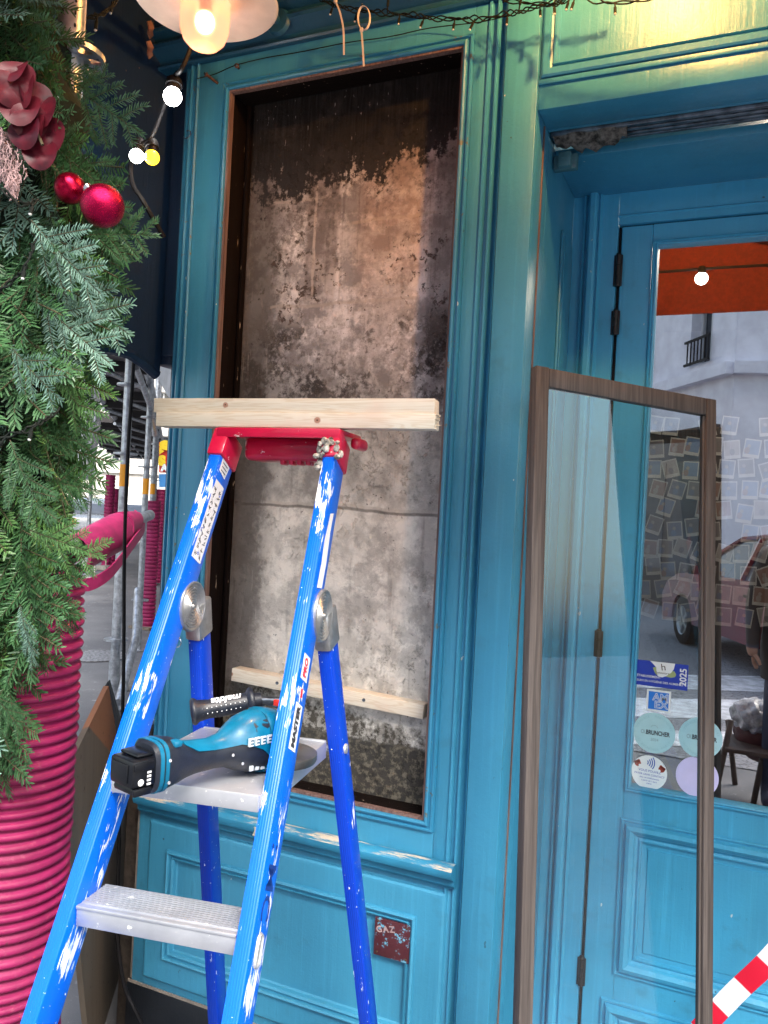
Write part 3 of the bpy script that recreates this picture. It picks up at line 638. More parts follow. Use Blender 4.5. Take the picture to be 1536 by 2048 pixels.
b.build('foil_tape', simple('crumpled_tape', (.55, .52, .46), .35, metal=.4, var=.5, scale=90, bump=.8), lad)
# platform and steps
def tread(z, yf, yb, name, thick=.03, wid=0):
    c = fr_(0, z); hw = w0/2+kk*(LH-z)-.0135+wid; M = frame(c, la, -lb, la.cross(-lb)); b = B()
    b.box((-hw, yf, -.003), (hw, yb, 0), bev=.001, M=M)
    b.box((-hw, yf-.002, -thick), (hw, yf+.003, -.0035), bev=.0015, M=M); b.box((-hw, yb-.003, -thick*.7), (hw, yb, -.0035), bev=.001, M=M)
    b.box((-hw, yf-.004, -.004), (hw, yf+.004, .0015), bev=.0015, M=M)
    k = yf+.010
    while k < yb-.006: b.box((-hw+.002, k, .0001), (hw-.002, k+.0026, .0022), M=M); k += .0058
    return b, M, hw
Mn = N('scratched_aluminium_tread'); P = Mn.obj(); sp = Mn.step(Mn.noise(P, 60, 6, .7), .62, .68)
M_tread = Mn.set(Base_Color=Mn.mix(sp, Mn.mix(Mn.noise(P, 25, 5), (.36, .38, .42), (.58, .60, .64)), (.78, .78, .76)), Metallic=Mn.m('SUBTRACT', .6, Mn.m('MULTIPLY', sp, .6)), Roughness=.42, Normal=Mn.bump(sp, .4, .001))
for z in (.931, .68, .43, .18):
    b, M, hw = tread(z, -.028, .048, 'tread'); b.build('tread', M_tread, lad)
c = fr_(0, 1.105); M = frame(c, la, -lb, la.cross(-lb)); b = B()
b.box((-.127, -.045, -.004), (.127, .265, 0), bev=.0015, M=M); b.box((-.127, -.050, -.026), (.127, -.042, .0015), bev=.003, M=M); b.box((-.127, .262, -.03), (.127, .269, .002), bev=.002, M=M)
b.box((-.1295, -.045, -.030), (-.1265, .262, .0005), bev=.001, M=M); b.box((.1265, -.045, -.030), (.1295, .262, .0005), bev=.001, M=M)
b.build('platform', M_tread, lad)
b = B(); b.tube([re_(-1, 1.085)+lb*.01, re_(1, 1.085)+lb*.01], .007, 10); 
for s_ in (1,):
    b.tube([re_(s_, 1.085)+la*.010, re_(s_, 1.085)+la*.0165], [.011, .009], 16)
b.build('hinge_rod', M_alu, lad)
for z in (.905, .68):                     # oval rivet caps on the outer faces of the front rails
    b = B()
    p = fr_(1, z); R_, M_, L_ = rails[1]; loc = M_.inverted() @ p
    ov = []
    for r_, t_ in ((.0, .0015), (.006, .0015), (.0085, .0035), (.010, .0035), (.012, .0)):
        ov.append([M_ @ V3((.0125+t_, r_*math.cos(2*math.pi*i/24)*.95, loc.z+r_*math.sin(2*math.pi*i/24)*1.0+ (.012 if math.sin(2*math.pi*i/24) > 0 else -.012)*min(1, abs(math.sin(2*math.pi*i/24))*3)*(1 if r_ else 0))) for i in range(24)])
    b.loft(ov[1:], cap=False); b.add(ov[1], [list(range(24))])
    b.build('rung_cap', M_alu, lad)
# stickers and writing on the rails
def railface(side, face):    # matrix on a rail face: x across, y along rail upward, z out
    R_, M_, L_ = rails[side]
    if face == 'out': return M_ @ frame(V3((.0126, 0, 0)), V3((0, 1, 0)), V3((0, 0, 1)), V3((1, 0, 0))), L_
    if face == 'in': return M_ @ frame(V3((.0126, 0, 0)), V3((0, 1, 0)), V3((0, 0, 1)), V3((1, 0, 0))), L_
def rl(side, z): return (rails[side][1].inverted() @ fr_(side, z)).z
FM, _L = railface(1, 'out')
white_worn = N('worn_white_label'); P = white_worn.obj(); M_lab = white_worn.set(Base_Color=white_worn.mix(white_worn.step(white_worn.noise(P, 70, 7, .7), .60, .64), (.72, .75, .80), (.02, .09, .55)), Roughness=.5)
z0, z1 = rl(1, 1.155), rl(1, 1.285)
b = B(); b.add([FM @ V3(p) for p in ((-.018, z0, .0004), (.016, z0, .0004), (.016, z0+.075, .0004), (-.018, z0+.075, .0004))], [(0, 1, 2, 3)], 0)
b.add([FM @ V3(p) for p in ((-.018, z0+.115, .0004), (.016, z0+.115, .0004), (.016, z0+.158, .0004), (-.018, z0+.158, .0004))], [(0, 1, 2, 3)], 0)
star = [(.016*(1 if i % 2 == 0 else .42)*math.cos(math.pi*i/5+.3), z0+.095+.018*(1 if i % 2 == 0 else .42)*math.sin(math.pi*i/5+.3), .0006) for i in range(10)]
b.add([FM @ V3(p) for p in star], [list(range(10))], 0)
R90 = Matrix.Rotation(rad(90), 4, 'Z')
textgeo('MASTER', .0205, FM @ Matrix.Translation((-.001, z0+.0375, .001)) @ R90, b, 1, .0012, .0001, sx=.88)
textgeo('PRO', .021, FM @ Matrix.Translation((-.001, z0+.1365, .001)) @ R90, b, 2, .0010, .0001, sx=.8)
b.add([FM @ V3(p) for p in ((-.004, z0+.084, .0008), (.006, z0+.088, .0008), (.003, z0+.102, .0008), (-.006, z0+.100, .0008))], [(0, 1, 2, 3)], 2)
b.build('maker_label', [M_lab, DK, flat((.70, .03, .06))], lad)
FM2, _ = railface(-1, 'in'); z0 = rl(-1, 1.44); b = B()
b.add([FM2 @ V3(p) for p in ((-.020, z0, .0004), (.019, z0, .0004), (.019, z0+.165, .0004), (-.020, z0+.165, .0004))], [(0, 1, 2, 3)], 0)
r2 = random.Random(3)
for k in range(11):
    yy_ = z0+.010+.0138*k
    for s_ in (-1, 1):
        x0 = s_*.0095-.001; pts = []
        for j in range(3):
            ang = r2.uniform(0, 3.14); L_ = r2.uniform(.003, .006); cx_ = x0+r2.uniform(-.003, .003); cy_ = yy_+r2.uniform(-.003, .003)
            dx, dy = math.cos(ang)*L_, math.sin(ang)*L_; px, py = -math.sin(ang)*.0008, math.cos(ang)*.0008
            b.add([FM2 @ V3(q) for q in ((cx_-dx-px, cy_-dy-py, .0008), (cx_+dx-px, cy_+dy-py, .0008), (cx_+dx+px, cy_+dy+py, .0008), (cx_-dx+px, cy_-dy+py, .0008))], [(0, 1, 2, 3)], 1)
b.add([FM2 @ V3(p) for p in ((-.020, z0+.185, .0004), (.010, z0+.180, .0004), (.016, z0+.21, .0004), (-.020, z0+.215, .0004))], [(0, 1, 2, 3)], 0)
for k in range(3): b.add([FM2 @ V3(p) for p in ((-.014, z0+.188+.008*k, .0008), (.008, z0+.188+.008*k, .0008), (.008, z0+.190+.008*k, .0008), (-.014, z0+.190+.008*k, .0008))], [(0, 1, 2, 3)], 1)
b.build('safety_label', [M_lab, DK], lad)
z0 = rl(1, 1.40); b = B()
b.add([FM @ V3(p) for p in ((-.012, z0, .0004), (.014, z0+.01, .0004), (.016, z0+.06, .0004), (.010, z0+.12, .0004), (.012, z0+.16, .0004), (-.006, z0+.15, .0004), (-.014, z0+.09, .0004), (-.010, z0+.05, .0004))], [list(range(8))], 0)
b.build('torn_label', M_lab, lad)
z0 = rl(1, .985); b = B()
textgeo(': MC', .046, FM @ Matrix.Translation((.0, z0, .0006)) @ R90 @ Matrix.Rotation(rad(180), 4, 'Z'), b, 0, .0002, .0001, sx=1.2)
b.build('marker_writing', flat((.005, .03, .22)), lad)

# ------------------------------------------------------------------ PINE BATTENS
pA = LP(0, .02, .0215)
def plank(name, L0, L1, y0, y1, z0, z1, knots, lab, jag=False):
    b = B(); b.box((L0, y0, z0), (L1, y1, z1), bev=.0012)
    if jag:
        for k in range(14): b.box((L1-.001, y0+rnd.uniform(.0, .02), z0+k*(z1-z0)/14), (L1+rnd.uniform(.001, .006), y0+rnd.uniform(.022, .03), z0+(k+.8)*(z1-z0)/14))
    Mx = frame(LA+V3((0, 0, .0)), la, -lb, la.cross(-lb))
    o = b.build(name, pine('pine_'+name+str(int(z0*1000)), knots), M=Mx); return tag(o, lab, 'batten', 'pine battens laid on the ladder tray')
plank('pine_batten', -.262, .312, -.030, .010, .0218, .0500, [(.083, .036, .0045)], 'lower pale pine batten lying directly on the red ladder tray', True)
plank('pine_batten', -.272, .309, -.024, .020, .0504, .0790, [(-.113, .066, .004)], 'upper pale pine batten stacked on top of the other on the ladder')
M_pb = pine('pine_fixed', [(.0, 0, .004)])
fb = thing('fixed_batten', (-.98, .10, 1.04), 'long pale pine batten screwed across the masonry low in the opening', 'batten')
b = B(); p0 = onY(463, 1348, .056); p1 = onY(846, 1424, .05); ax = (p1-p0); L = ax.length; ax = ax.normalized()
Mb = frame(p0, ax, V3((0, 1, 0)), ax.cross(V3((0, 1, 0)))); Mb = frame(p0, ax, V3((0, 1, 0)), V3((-ax.z, 0, ax.x)))
b.box((0, 0, -.0185), (L, .040, .0165), bev=.0015); b.build('bar', M_pb, fb, M=Mb)
for x in (.145, .40, .575):
    b = B(); Ms = Matrix.Translation((x, -.0002, 0)) @ Matrix.Rotation(rad(90), 4, 'X'); b.lathe([(.0, .0), (.0045, .0), (.0042, .0012), (.002, .0006), (0, .0)], Ms, 14, cap=False); b.build('screw', M_zinc, fb, M=Mb)

# ------------------------------------------------------------------ ANGLE GRINDER
TB = atd(272, 1536, 1.165); THd = atd(560, 1468, 1.385)
ex = (THd-TB).normalized(); LT = (THd-TB).length; ez = (V3((0, 0, 1))-ex*ex.z).normalized(); ey = ez.cross(ex)
MT = frame(TB, ex, ey, ez)
tool = thing('angle_grinder', (0, 0, 0), 'teal and charcoal cordless angle grinder lying on the ladder platform', 'power tool', M=MT)
M_char = simple('charcoal_tool_rubber', (.010, .014, .024), .45, var=.12, scale=60, bump=.2)
M_tt = simple('teal_tool_plastic', (.0, .13, .24), .35, var=.1, scale=30, coat=.2)
def ssec(x, ry, rz, cz=0, e=2.6, cy=0, n=28, rot=0):
    out = []
    for i in range(n):
        t = 2*math.pi*i/n; c_, s_ = math.cos(t), math.sin(t)
        out.append(V3((x, cy+ry*math.copysign(abs(c_)**(2/e), c_), cz+rz*math.copysign(abs(s_)**(2/e), s_))))
    return out
S = LT*.90
b = B()
b.loft([ssec(x*S, ry, rz, cz, e) for x, ry, rz, cz, e in ((.05, .029, .033, 0, 3.5), (.07, .034, .037, 0, 3.2), (.16, .034, .037, .001, 3), (.23, .031, .034, .0, 2.6), (.30, .025, .027, -.004, 2.3), (.38, .021, .0225, -.006, 2.2), (.52, .021, .022, -.006, 2.2), (.62, .023, .025, -.005, 2.2), (.70, .031, .036, -.003, 2.4), (.78, .037, .045, .0, 2.6), (.88, .040, .048, 0, 2.6), (.97, .040, .047, 0, 2.6), (1.03, .036, .040, 0, 2.6))])
b.build('motor_housing', M_char, tool, M=MT)
b = B()      # teal shell along the top of the grip, flowing up over the gear end
def arcsec(x, ry, rz, cz, a0, a1, th=.0035, n=12):
    o_ = [V3((x, ry*math.cos(a0+(a1-a0)*i/n), cz+rz*math.sin(a0+(a1-a0)*i/n))) for i in range(n+1)]
    i_ = [V3((x, (ry-th)*math.cos(a0+(a1-a0)*i/n), cz+(rz-th)*math.sin(a0+(a1-a0)*i/n))) for i in range(n, -1, -1)]
    return o_+i_
b.loft([arcsec(x*S, ry, rz, cz, rad(a0), rad(a1)) for x, ry, rz, cz, a0, a1 in ((.30, .024, .028, -.002, 60, 120), (.38, .022, .026, -.003, 35, 150), (.50, .022, .0245, -.004, 30, 155), (.60, .024, .027, -.003, 35, 160), (.68, .032, .039, -.001, 45, 165), (.74, .0375, .0455, .001, 35, 175), (.82, .041, .0505, .001, 20, 185), (.88, .0425, .0515, .001, 15, 200))])
b.loft([ssec(x*S, ry, rz, cz, 2.4) for x, ry, rz, cz in ((.885, .042, .051, 0), (.91, .0445, .0535, 0), (.97, .0435, .051, 0), (1.04, .037, .042, .004), (1.07, .02, .024, .006))])
b.build('teal_shell', M_tt, tool, M=MT)
b = B()
for x0 in (.07, .105): b.loft([ssec(x*S, .0352, .0385, 0, 3.2) for x in (x0, x0+.004, x0+.020, x0+.024)])
b.box((.17*S, -.030, .026), (.23*S, -.012, .0365), bev=.004)
b.build('collar', M_tt, tool, M=MT)
b = B()
b.box((-.026, -.030, -.020), (.065*S, .028, .020), bev=.006); b.box((-.020, -.026, -.031), (.05*S, .025, -.0205), bev=.004); b.box((-.024, -.0325, .006), (.03*S, -.0302, .017), bev=.001); b.box((-.014, -.022, .0205), (.07*S, .022, .026), bev=.003); b.box((-.023, -.0325, -.030), (.02*S, -.027, -.019), bev=.002); b.box((-.0285, -.020, -.012), (-.0255, .020, .014), bev=.001)
bat = b.build('battery', simple('black_battery_plastic', (.004, .005, .008), .34, var=.15, scale=40, spec=.35), tool, M=MT)
b = B(); Mc = Matrix.Translation((-.012, -.0304, -.011)) @ Matrix.Rotation(rad(90), 4, 'X'); b.lathe([(0, 0), (.0048, 0), (.0048, .0006), (0, .0006)], Mc, 18)
for k in range(4): b.box((-.002, -.0310, -.0165+.0055*k), (.0045, -.0303, -.0135+.0055*k))
b.build('charge_gauge', flat((.66, .68, .70)), bat, M=MT)
M_vent = flat((.55, .60, .63))
for k in range(4):
    b = B(); x0 = .705*S+.012*k; y0 = -.0395-.0009*k; b.prism([(x0, y0, .0055), (x0+.0085, y0, .0055), (x0+.0085, y0, .0075), (x0+.0025, y0, .0075), (x0+.0025, y0, .0105), (x0+.0085, y0, .0105), (x0+.0085, y0, .0125), (x0+.0025, y0, .0125), (x0+.0025, y0, .0155), (x0+.0095, y0, .0155), (x0+.0095, y0, .0180), (x0, y0, .0180)], (0, .004, 0)); b.build('vent_slot', M_vent, tool, M=MT)
    b = B(); b.box((.75*S+.012*k, -.0310, -.0375-.0008*k), (.75*S+.012*k+.0075, -.0285, -.029-.0008*k)); b.build('vent_slot', M_vent, tool, M=MT)
for x_, z_ in ((.13, .012), (.13, -.020), (.62, -.006), (.69, -.022)):
    B().lathe([(0, .0), (.0026, .0), (.0022, .0008), (.0008, .0003), (0, .0002)], Matrix.Translation((x_*S, -(.0345 if x_ < .3 else .0265 if x_ < .65 else .030), z_)) @ Matrix.Rotation(rad(90), 4, 'X'), 10, cap=False).build('screw', M_alu, tool, M=MT)
b = B(); Mg = Matrix.Translation((1.12*S, .0, -.045)); b.lathe([(0, 0), (.062, 0), (.064, .004), (.064, .014), (.060, .016), (.03, .018), (.0, .018)], Mg, 36)
b.lathe([(0, .018), (.026, .018), (.030, .03), (.028, .06), (.018, .068), (0, .07)], Mg, 28)
b.build('gear_head', simple('dark_gear_casting', (.10, .105, .11), .4, metal=.6, var=.2), tool, M=MT)
# side handle
h0 = atd(383, 1424, 1.42); h1 = atd(500, 1403, 1.45); h2 = atd(566, 1402, 1.45); hx = (h1-h0).normalized(); hz = (V3((0, 0, 1))-hx*hx.z).normalized(); hy = hz.cross(hx)
MH = frame(h0, hy, hz, hx); LHn = (h1-h0).length
b = B(); b.lathe([(0, -.002), (.020, -.001), (.0235, .002), (.0235, .006), (.0190, .012), (.0165, .03), (.0175, .055), (.0165, LHn-.02), (.0170, LHn-.006), (.0240, LHn-.002), (.0255, LHn+.002), (.0240, LHn+.006), (.014, LHn+.008), (.0125, LHn+.02), (0, LHn+.02)], MH, 28)
b.tube([h1+hx*.015, h2], .007, 12, mi=1); b.tube([h1+hx*.02+V3((0, 0, -.012)), h1+hx*.03+V3((0, 0, -.008)), h2+V3((0, 0, -.014))], .0035, 8, mi=1)
b.box(h2-hx*.012+V3((-.004, -.004, -.006)), h2-hx*.004+V3((.004, .004, .004)), 2, bev=.001)
hd = b.build('side_handle', [M_char, M_zinc, flat((.7, .03, .02))], tool, auto=50)
b = B()
for row, rr in ((0, -.2), (1, .35)):
    for k in range(11-row*2):
        a = -math.pi/2-.15+rr*.9; p = MH @ V3((0, 0, .018+.0082*k)); d_ = (MH.to_3x3() @ V3((math.cos(a-.9+rr), math.sin(a), 0)));
        v = (CAM-p).normalized(); v = (v-hx*v.dot(hx)).normalized(); q = hx.cross(v); a2 = rr+.1
        dd = (v*math.cos(a2)+q*math.sin(a2)); b.sphere(p+dd*.0172, .0011, 6)
v = (CAM-h0).normalized(); v = (v-hx*v.dot(hx)).normalized(); q = v.cross(hx); q = q if q.z > 0 else -q; dd = (v*math.cos(.75)+q*math.sin(.75)); up2 = (q*math.cos(.75)-v*math.sin(.75))
textgeo('makita', .020, frame(h0+hx*.062+dd*.0176, -hx, -up2, dd), b, 0, .0005, .0002, shear=.3)
b.build('handle_lettering', W_, hd)

# ------------------------------------------------------------------ LAMPS
M_enam = simple('white_enamel', (.78, .73, .70), .4, var=.06, scale=12)
def glow(name, col, st, mixc=(1, 1, 1)):
    n = N(name); return n.set(Base_Color=mixc, Emission_Color=(*col, 1), Emission_Strength=st, Roughness=.3)
M_fil = glow('warm_lamp_filament', (1, .55, .20), 6)
n = N('frosted_lamp_glass'); M_frost = n.set(Base_Color=(.85, .60, .55), Roughness=.5, Transmission_Weight=.75, IOR=1.12, Emission_Color=(1, .36, .22, 1), Emission_Strength=.13)
def lamp(loc, lab, watt):
    t = thing('well_glass_lamp', loc, lab, 'lamp', 'round enamel well glass lamps under the fascia'); L_ = V3(loc); T_ = Matrix.Translation(L_)
    b = B(); b.lathe([(.0, .055), (.05, .055), (.062, .012), (.066, .005), (.156, .004), (.160, .0), (.156, -.004), (.062, -.005), (.0, -.005)], T_, 56, cap=False); b.build('reflector', M_enam, t)
    b = B(); b.lathe([(.054, -.006), (.0545, -.02), (.055, -.045), (.053, -.068), (.046, -.088), (.034, -.101), (.018, -.108), (0, -.110)], T_, 40, cap=False); b.build('glass_well', M_frost, t)
    b = B(); b.sphere(L_+V3((0, 0, -.050)), .019, 16, sc=(1, 1, 1.15)); b.tube([L_+V3((0, 0, -.005)), L_+V3((0, 0, -.032))], .012, 12, mi=1); b.build('bulb', [M_fil, M_zinc], t)
    b = B(); b.tube([L_+V3((0, 0, .05)), L_+V3((0, .02, .09)), L_+V3((0, .10, .12)), V3((L_.x, -.037, L_.z+.12))], .011, 10); b.lathe([(0, 0), (.035, 0), (.03, .01), (0, .012)], Matrix.Translation((L_.x, -.035, L_.z+.12)) @ Matrix.Rotation(rad(90), 4, 'X'), 20); b.build('bracket_arm', M_darkteal, t)
    l = bpy.data.lights.new('lamp_light', 'POINT'); l.energy = watt; l.color = (1, .44, .10); l.shadow_soft_size = .02; lo = bpy.data.objects.new('lamp_light', l); reg(lo, Matrix.Translation(L_+V3((0, 0, -.135))), t)
    return t
lp = atd(412, 0, 1.80)
lamp(tuple(lp), 'lit round enamel lamp with frosted glass well above the panel top left', .22)
lamp((-.20, -.36, 3.0), 'second lit enamel lamp just above the door lintel', 12.0)
# festoon bulbs
fs = thing('festoon_light_string', tuple(onY(330, 200, -.25)), 'black cable string of round white and yellow bulbs by the navy panel', 'light string')
def FP(x, y, dep=1.93): return atd(x, y, dep)
b = B(); cab_pts = [FP(385, 80, 1.85), FP(377, 108, 1.86), FP(362, 140, 1.88), FP(350, 152), FP(336, 190, 1.96), FP(318, 240, 1.98), FP(303, 275), FP(290, 285), FP(276, 290), FP(262, 330, 2.0), FP(266, 370, 2.0), FP(285, 400, 1.98), FP(305, 435, 1.98), FP(328, 475, 2.0)]
b.tube(bez(cab_pts[:9], 6), .0052, 8); b.tube(bez(cab_pts[8:], 6), .006, 8); b.build('cable', M_black, fs)
M_wb = glow('lit_white_bulb', (1, .97, .93), 14); M_yb = glow('lit_yellow_bulb', (1, .55, .02), 1.4, (1, .6, .05))
for x, y, r_, m_, top in ((345, 193, .0215, M_wb, (350, 155)), (273, 312, .0165, M_wb, (279, 285)), (304, 315, .0175, M_yb, (304, 275))):
    c = FP(x, y, 1.93); tp = FP(*top, 1.94); d_ = (tp-c).normalized()
    b = B(); b.sphere(c, r_, 24); bb = b.build('bulb', m_, fs)
    b = B(); s0 = c+d_*r_*.72; b.tube([s0, s0+d_*.012, s0+d_*.013, s0+d_*.028, s0+d_*.036], [r_*.78, r_*.80, r_*.95, r_*.85, r_*.5], 16); b.build('socket', M_black, fs)
for x, y, wv_, cc in ((345, 193, .05, (1, .97, .93)), (273, 312, .04, (1, .97, .93)), (304, 315, .04, (1, .6, .1))):
    l = bpy.data.lights.new('festoon_glow', 'POINT'); l.energy = wv_; l.color = cc; l.shadow_soft_size = .03; reg(bpy.data.objects.new('festoon_glow', l), Matrix.Translation(FP(x, y, 1.93)-V3((0, 0, .04))), fs)
# fairy light wires
def twist(name, pts, lab, amp=.004, strands=3, leds=(), rr=.0016, n=14):
    c = bez(pts, n); b = B()
    for s_ in range(strands):
        q = []
        for i, p in enumerate(c):
            a = i*.75+s_*2*math.pi/strands; k = amp*(1+.6*math.sin(i*.37+s_)); q.append(p+V3((0, math.cos(a)*k, math.sin(a)*k+.003*math.sin(i*.21+s_*2))))
        b.tube(q, rr, 5)
    for t_, ang, L_ in leds:
        p = c[int(t_*(len(c)-1))]; d_ = V3((math.sin(ang)*.5, -.3, -math.cos(ang))).normalized(); b.tube([p, p+d_*L_*.4, p+d_*L_*.45, p+d_*L_], [.0016, .0018, .0032, .0030], 7); b.sphere(p+d_*L_, .0028, 8, mi=1)
    o = b.build(name, [simple('dark_green_wire', (.008, .011, .009), .7, spec=.15), flat((.6, .62, .6))]); return tag(o, lab, 'fairy lights')
A_ = lambda x, y, Y=-.07: onY(x, y, Y)
twist('fairy_light_cable', [A_(640, -5), A_(670, 10), A_(730, 22), A_(800, 28), A_(870, 36), A_(950, 38), A_(1020, 27), A_(1080, 12), A_(1150, -6), A_(1230, -24)], 'twisted dark fairy light cable draped along the fascia above the panel', leds=[(.11, -.2, .03), (.22, .5, -.02), (.20, -.1, .034), (.30, 2.8, .03), (.34, .1, .03), (.42, -.4, .03), (.50, .0, .03), (.56, -.5, .03), (.66, .1, .03), (.70, 2.7, .03), (.78, .3, .03), (.88, -.3, .03)])
twist('fairy_light_cable', [A_(1005, 3, -.06), A_(1100, 8, -.09), A_(1140, -5, -.12), A_(1230, 5, -.12), A_(1350, -12, -.12)], 'second dark fairy light loop in the top right by the lintel', amp=.003, strands=2, leds=[(.3, .3, .03), (.55, -.3, .03), (.75, .2, .03)])
b = B(); wp = [A_(395, 157, -.006), A_(430, 148, -.008), A_(470, 131, -.016), A_(530, 116, -.006), A_(600, 104, -.006), A_(690, 86, -.006), A_(780, 73, -.006), A_(860, 56, -.01), A_(960, 44, -.03), A_(1020, 30, -.06)]
b.tube(bez(wp, 8), .0013, 6); tag(b.build('thin_wire', M_black), 'thin black wire stapled along the top of the panel frame', 'wire')
M_zt = simple('ivory_nylon', (.66, .60, .54), .4, var=.05)
def zt(name, pts, lab, loop=None):
    b = B(); c = bez(pts, 10); b.loft([[p+V3((.0022, 0, 0)), p+V3((.0022, -.001, 0)), p+V3((-.0022, -.001, 0)), p+V3((-.0022, 0, 0))] for p in c], sm=False)
    if loop:
        x, y, rx, ry = loop; q = [A_(x+rx*math.cos(a), y+ry*math.sin(a), -.085) for a in [2*math.pi*i/24+math.pi/2+.1 for i in range(24)]]
        b.loft([[p+V3((.0003, -.003, 0)), p+V3((.001, .003, 0)), p*1.0+V3((-.001, .003, .0005)), p+V3((-.001, -.003, 0))] for p in q+[q[0]]], sm=False)
    b.box(c[0]+V3((-.004, -.003, -.004)), c[0]+V3((.004, .003, .005)), bev=.001)
    return tag(b.build(name, M_zt), lab, 'cable tie', 'white cable ties hanging from the fairy light cable')
zt('cable_tie', [A_(671, 2, -.085), A_(680, 25, -.088), A_(687, 60, -.088), A_(688, 110, -.086)], 'left white cable tie hanging straight without a loop')
zt('cable_tie', [A_(723, 60, -.085), A_(725, 85, -.088), A_(728, 133, -.086)], 'right white cable tie closed in an oval loop with its tail hanging', (728, 36, 12, 24))
def screwhook(x, y, x2, y2, lab):
    b = B(); p = onY(x, y, -.03); q = onY(x2, y2, -.001); b.tube([p, p*.9+q*.1, p*.88+q*.12, q], [.006, .006, .0035, .0035], 10); b.lathe([(0, 0), (.0035, 0), (.0035, .004), (0, .004)], Matrix.Translation(p) @ Matrix.Rotation(rad(90), 4, 'X'), 6, mi=1)
    tag(b.build('coach_screw', [simple('rusted_iron', (.10, .045, .03), .7, metal=.4, var=.4, scale=120), M_chrome]), lab, 'screw', 'rusty screws left in the top of the frame')
screwhook(411, 148, 436, 167, 'long rusty screw sticking out at the top left frame corner')
screwhook(473, 131, 477, 136, 'short rusty screw in the frame top beside the thin wire')
def hook(x, y, X, Y, lab):
    p = onY(x, y, Y); b = B(); b.tube([p+V3((.012*math.cos(a), -.004+.004*math.sin(a*.5), .012*math.sin(a))) for a in [rad(-140+25*i) for i in range(11)]]+[p+V3((0, .02, .013))], .0018, 6)
    tag(b.build('wire_hook', M_chrome), lab, 'hook', 'small metal hooks screwed to the left edge')
hook(376, 270, 0, .0, 'small bent metal hook high on the left edge'); hook(357, 1285, 0, -.012, 'small bent metal hook on the teal edge behind the ladder'); hook(303, 1440, 0, -.012, 'lowest small metal hook near the sill end')

# ------------------------------------------------------------------ AWNING over the door (seen mirrored in the glass)
M_aw = simple('rust_red_canvas', (.22, .03, .012), .85, var=.15, scale=50)
aw = thing('awning', (.3, -.05, 2.5), 'rust red canvas awning over the door seen mirrored in the door glass', 'awning')
b = B(); r0 = [V3((x, -.055, 3.32)) for x in (-1.9, 2.4)]; r1 = [V3((x, -1.12, 2.86)) for x in (-1.9, 2.4)]
b.prism([r0[0], r0[1], r1[1], r1[0]], (0, 0, .004)); b.prism([V3((-1.9, -1.12, 2.86)), V3((2.4, -1.12, 2.86)), V3((2.4, -1.125, 2.50)), V3((-1.9, -1.125, 2.50))], (0, -.004, 0))
b.build('canopy', M_aw, aw)
b = B()
for x in (-1.2, .0, .55, 1.7): b.box((x-.012, -1.10, 2.80), (x+.012, -.06, 2.82), bev=.003)
b.tube([(-1.9, -1.12, 2.855), (2.4, -1.12, 2.855)], .018, 10); b.build('awning_arm', M_zinc, aw)
fb2 = thing('awning_bulb_string', (0, -1.1, 2.5), 'white festoon bulbs on a cable under the awning edge', 'light string')
pb = refl(1403, 557, 3.35); pc = V3((pb.x, pb.y, pb.z))
M_ab = glow('lit_awning_bulb', (1, .93, .86), 8)
for k in range(-1, 3): B().sphere(pc+V3((k*1.7, 0, .02*k*k)), .026, 20).build('bulb', M_ab, fb2)
b = B(); b.tube(bez([pc+V3((-1.7, 0, .08)), pc+V3((-.8, 0, .03)), pc+V3((0, 0, .04)), pc+V3((.8, 0, .03)), pc+V3((1.7, 0, .06)), pc+V3((3.4, 0, .12))], 8), .006, 6)
for k in range(-1, 3): c = pc+V3((k*1.7, 0, .02*k*k)); b.tube([c+V3((0, 0, .02)), c+V3((0, 0, .05))], [.017, .013], 12)
b.build('cable', M_black, fb2)

# ------------------------------------------------------------------ POLAROIDS inside the shop
bd = B(); PY = 1.55
q0, q1 = onY(1270, 800, PY), onY(1436, 1230, PY); 
bd.box((q0.x-.30, PY+.01, .9), (q0.x+.75, PY+.03, 2.05)); tag(bd.build('photo_screen', simple('dark_brown_board', (.022, .014, .013), .8)), 'dark brown board standing inside the shop behind the instant photos', 'board')
pm = [flat((.46, .44, .41)), flat((.10, .16, .30)), flat((.14, .12, .12)), flat((.22, .12, .09)), flat((.10, .12, .20)), flat((.30, .26, .24))]
protos = []
for i in range(5):
    b = B(); b.box((-.036, 0, -.044), (.036, .001, .044), 0); b.quad((-.031, -.0006, -.028), (.031, -.0006, -.028), (.031, -.0006, .038), (-.031, -.0006, .038), 1)
    r3 = random.Random(i); b.add([(-.02+.01*i*.5+.012*math.cos(a), -.0009, -.012+.016*math.sin(a)) for a in [2*math.pi*j/12 for j in range(12)]], [list(range(12))], 2); b.add([(-.014+.004*i+.008*math.cos(a), -.0009, .010+.009*math.sin(a)) for a in [2*math.pi*j/12 for j in range(12)]], [list(range(12))], 3)
    o = b.build('instant_photo', [pm[0], pm[1+i], pm[(i+2) % 5+1], pm[5]], M=Matrix.Translation((0, 0, -5)))
    tag(o, ['small instant photo with a blue grey picture pinned on the board', 'small instant photo with a near black picture pinned on the board', 'small instant photo with a brown picture pinned on the board', 'small instant photo with a dark blue picture pinned on the board', 'small instant photo with a faded beige picture pinned on the board'][i], 'photo', 'instant photos on the board inside the shop'); protos.append([o, False])
cnt = 0; lastrow = -1; colno = 0; ORD = ['zeroth', 'first', 'second', 'third', 'fourth', 'fifth', 'sixth', 'seventh', 'eighth', 'ninth', 'tenth', 'eleventh']
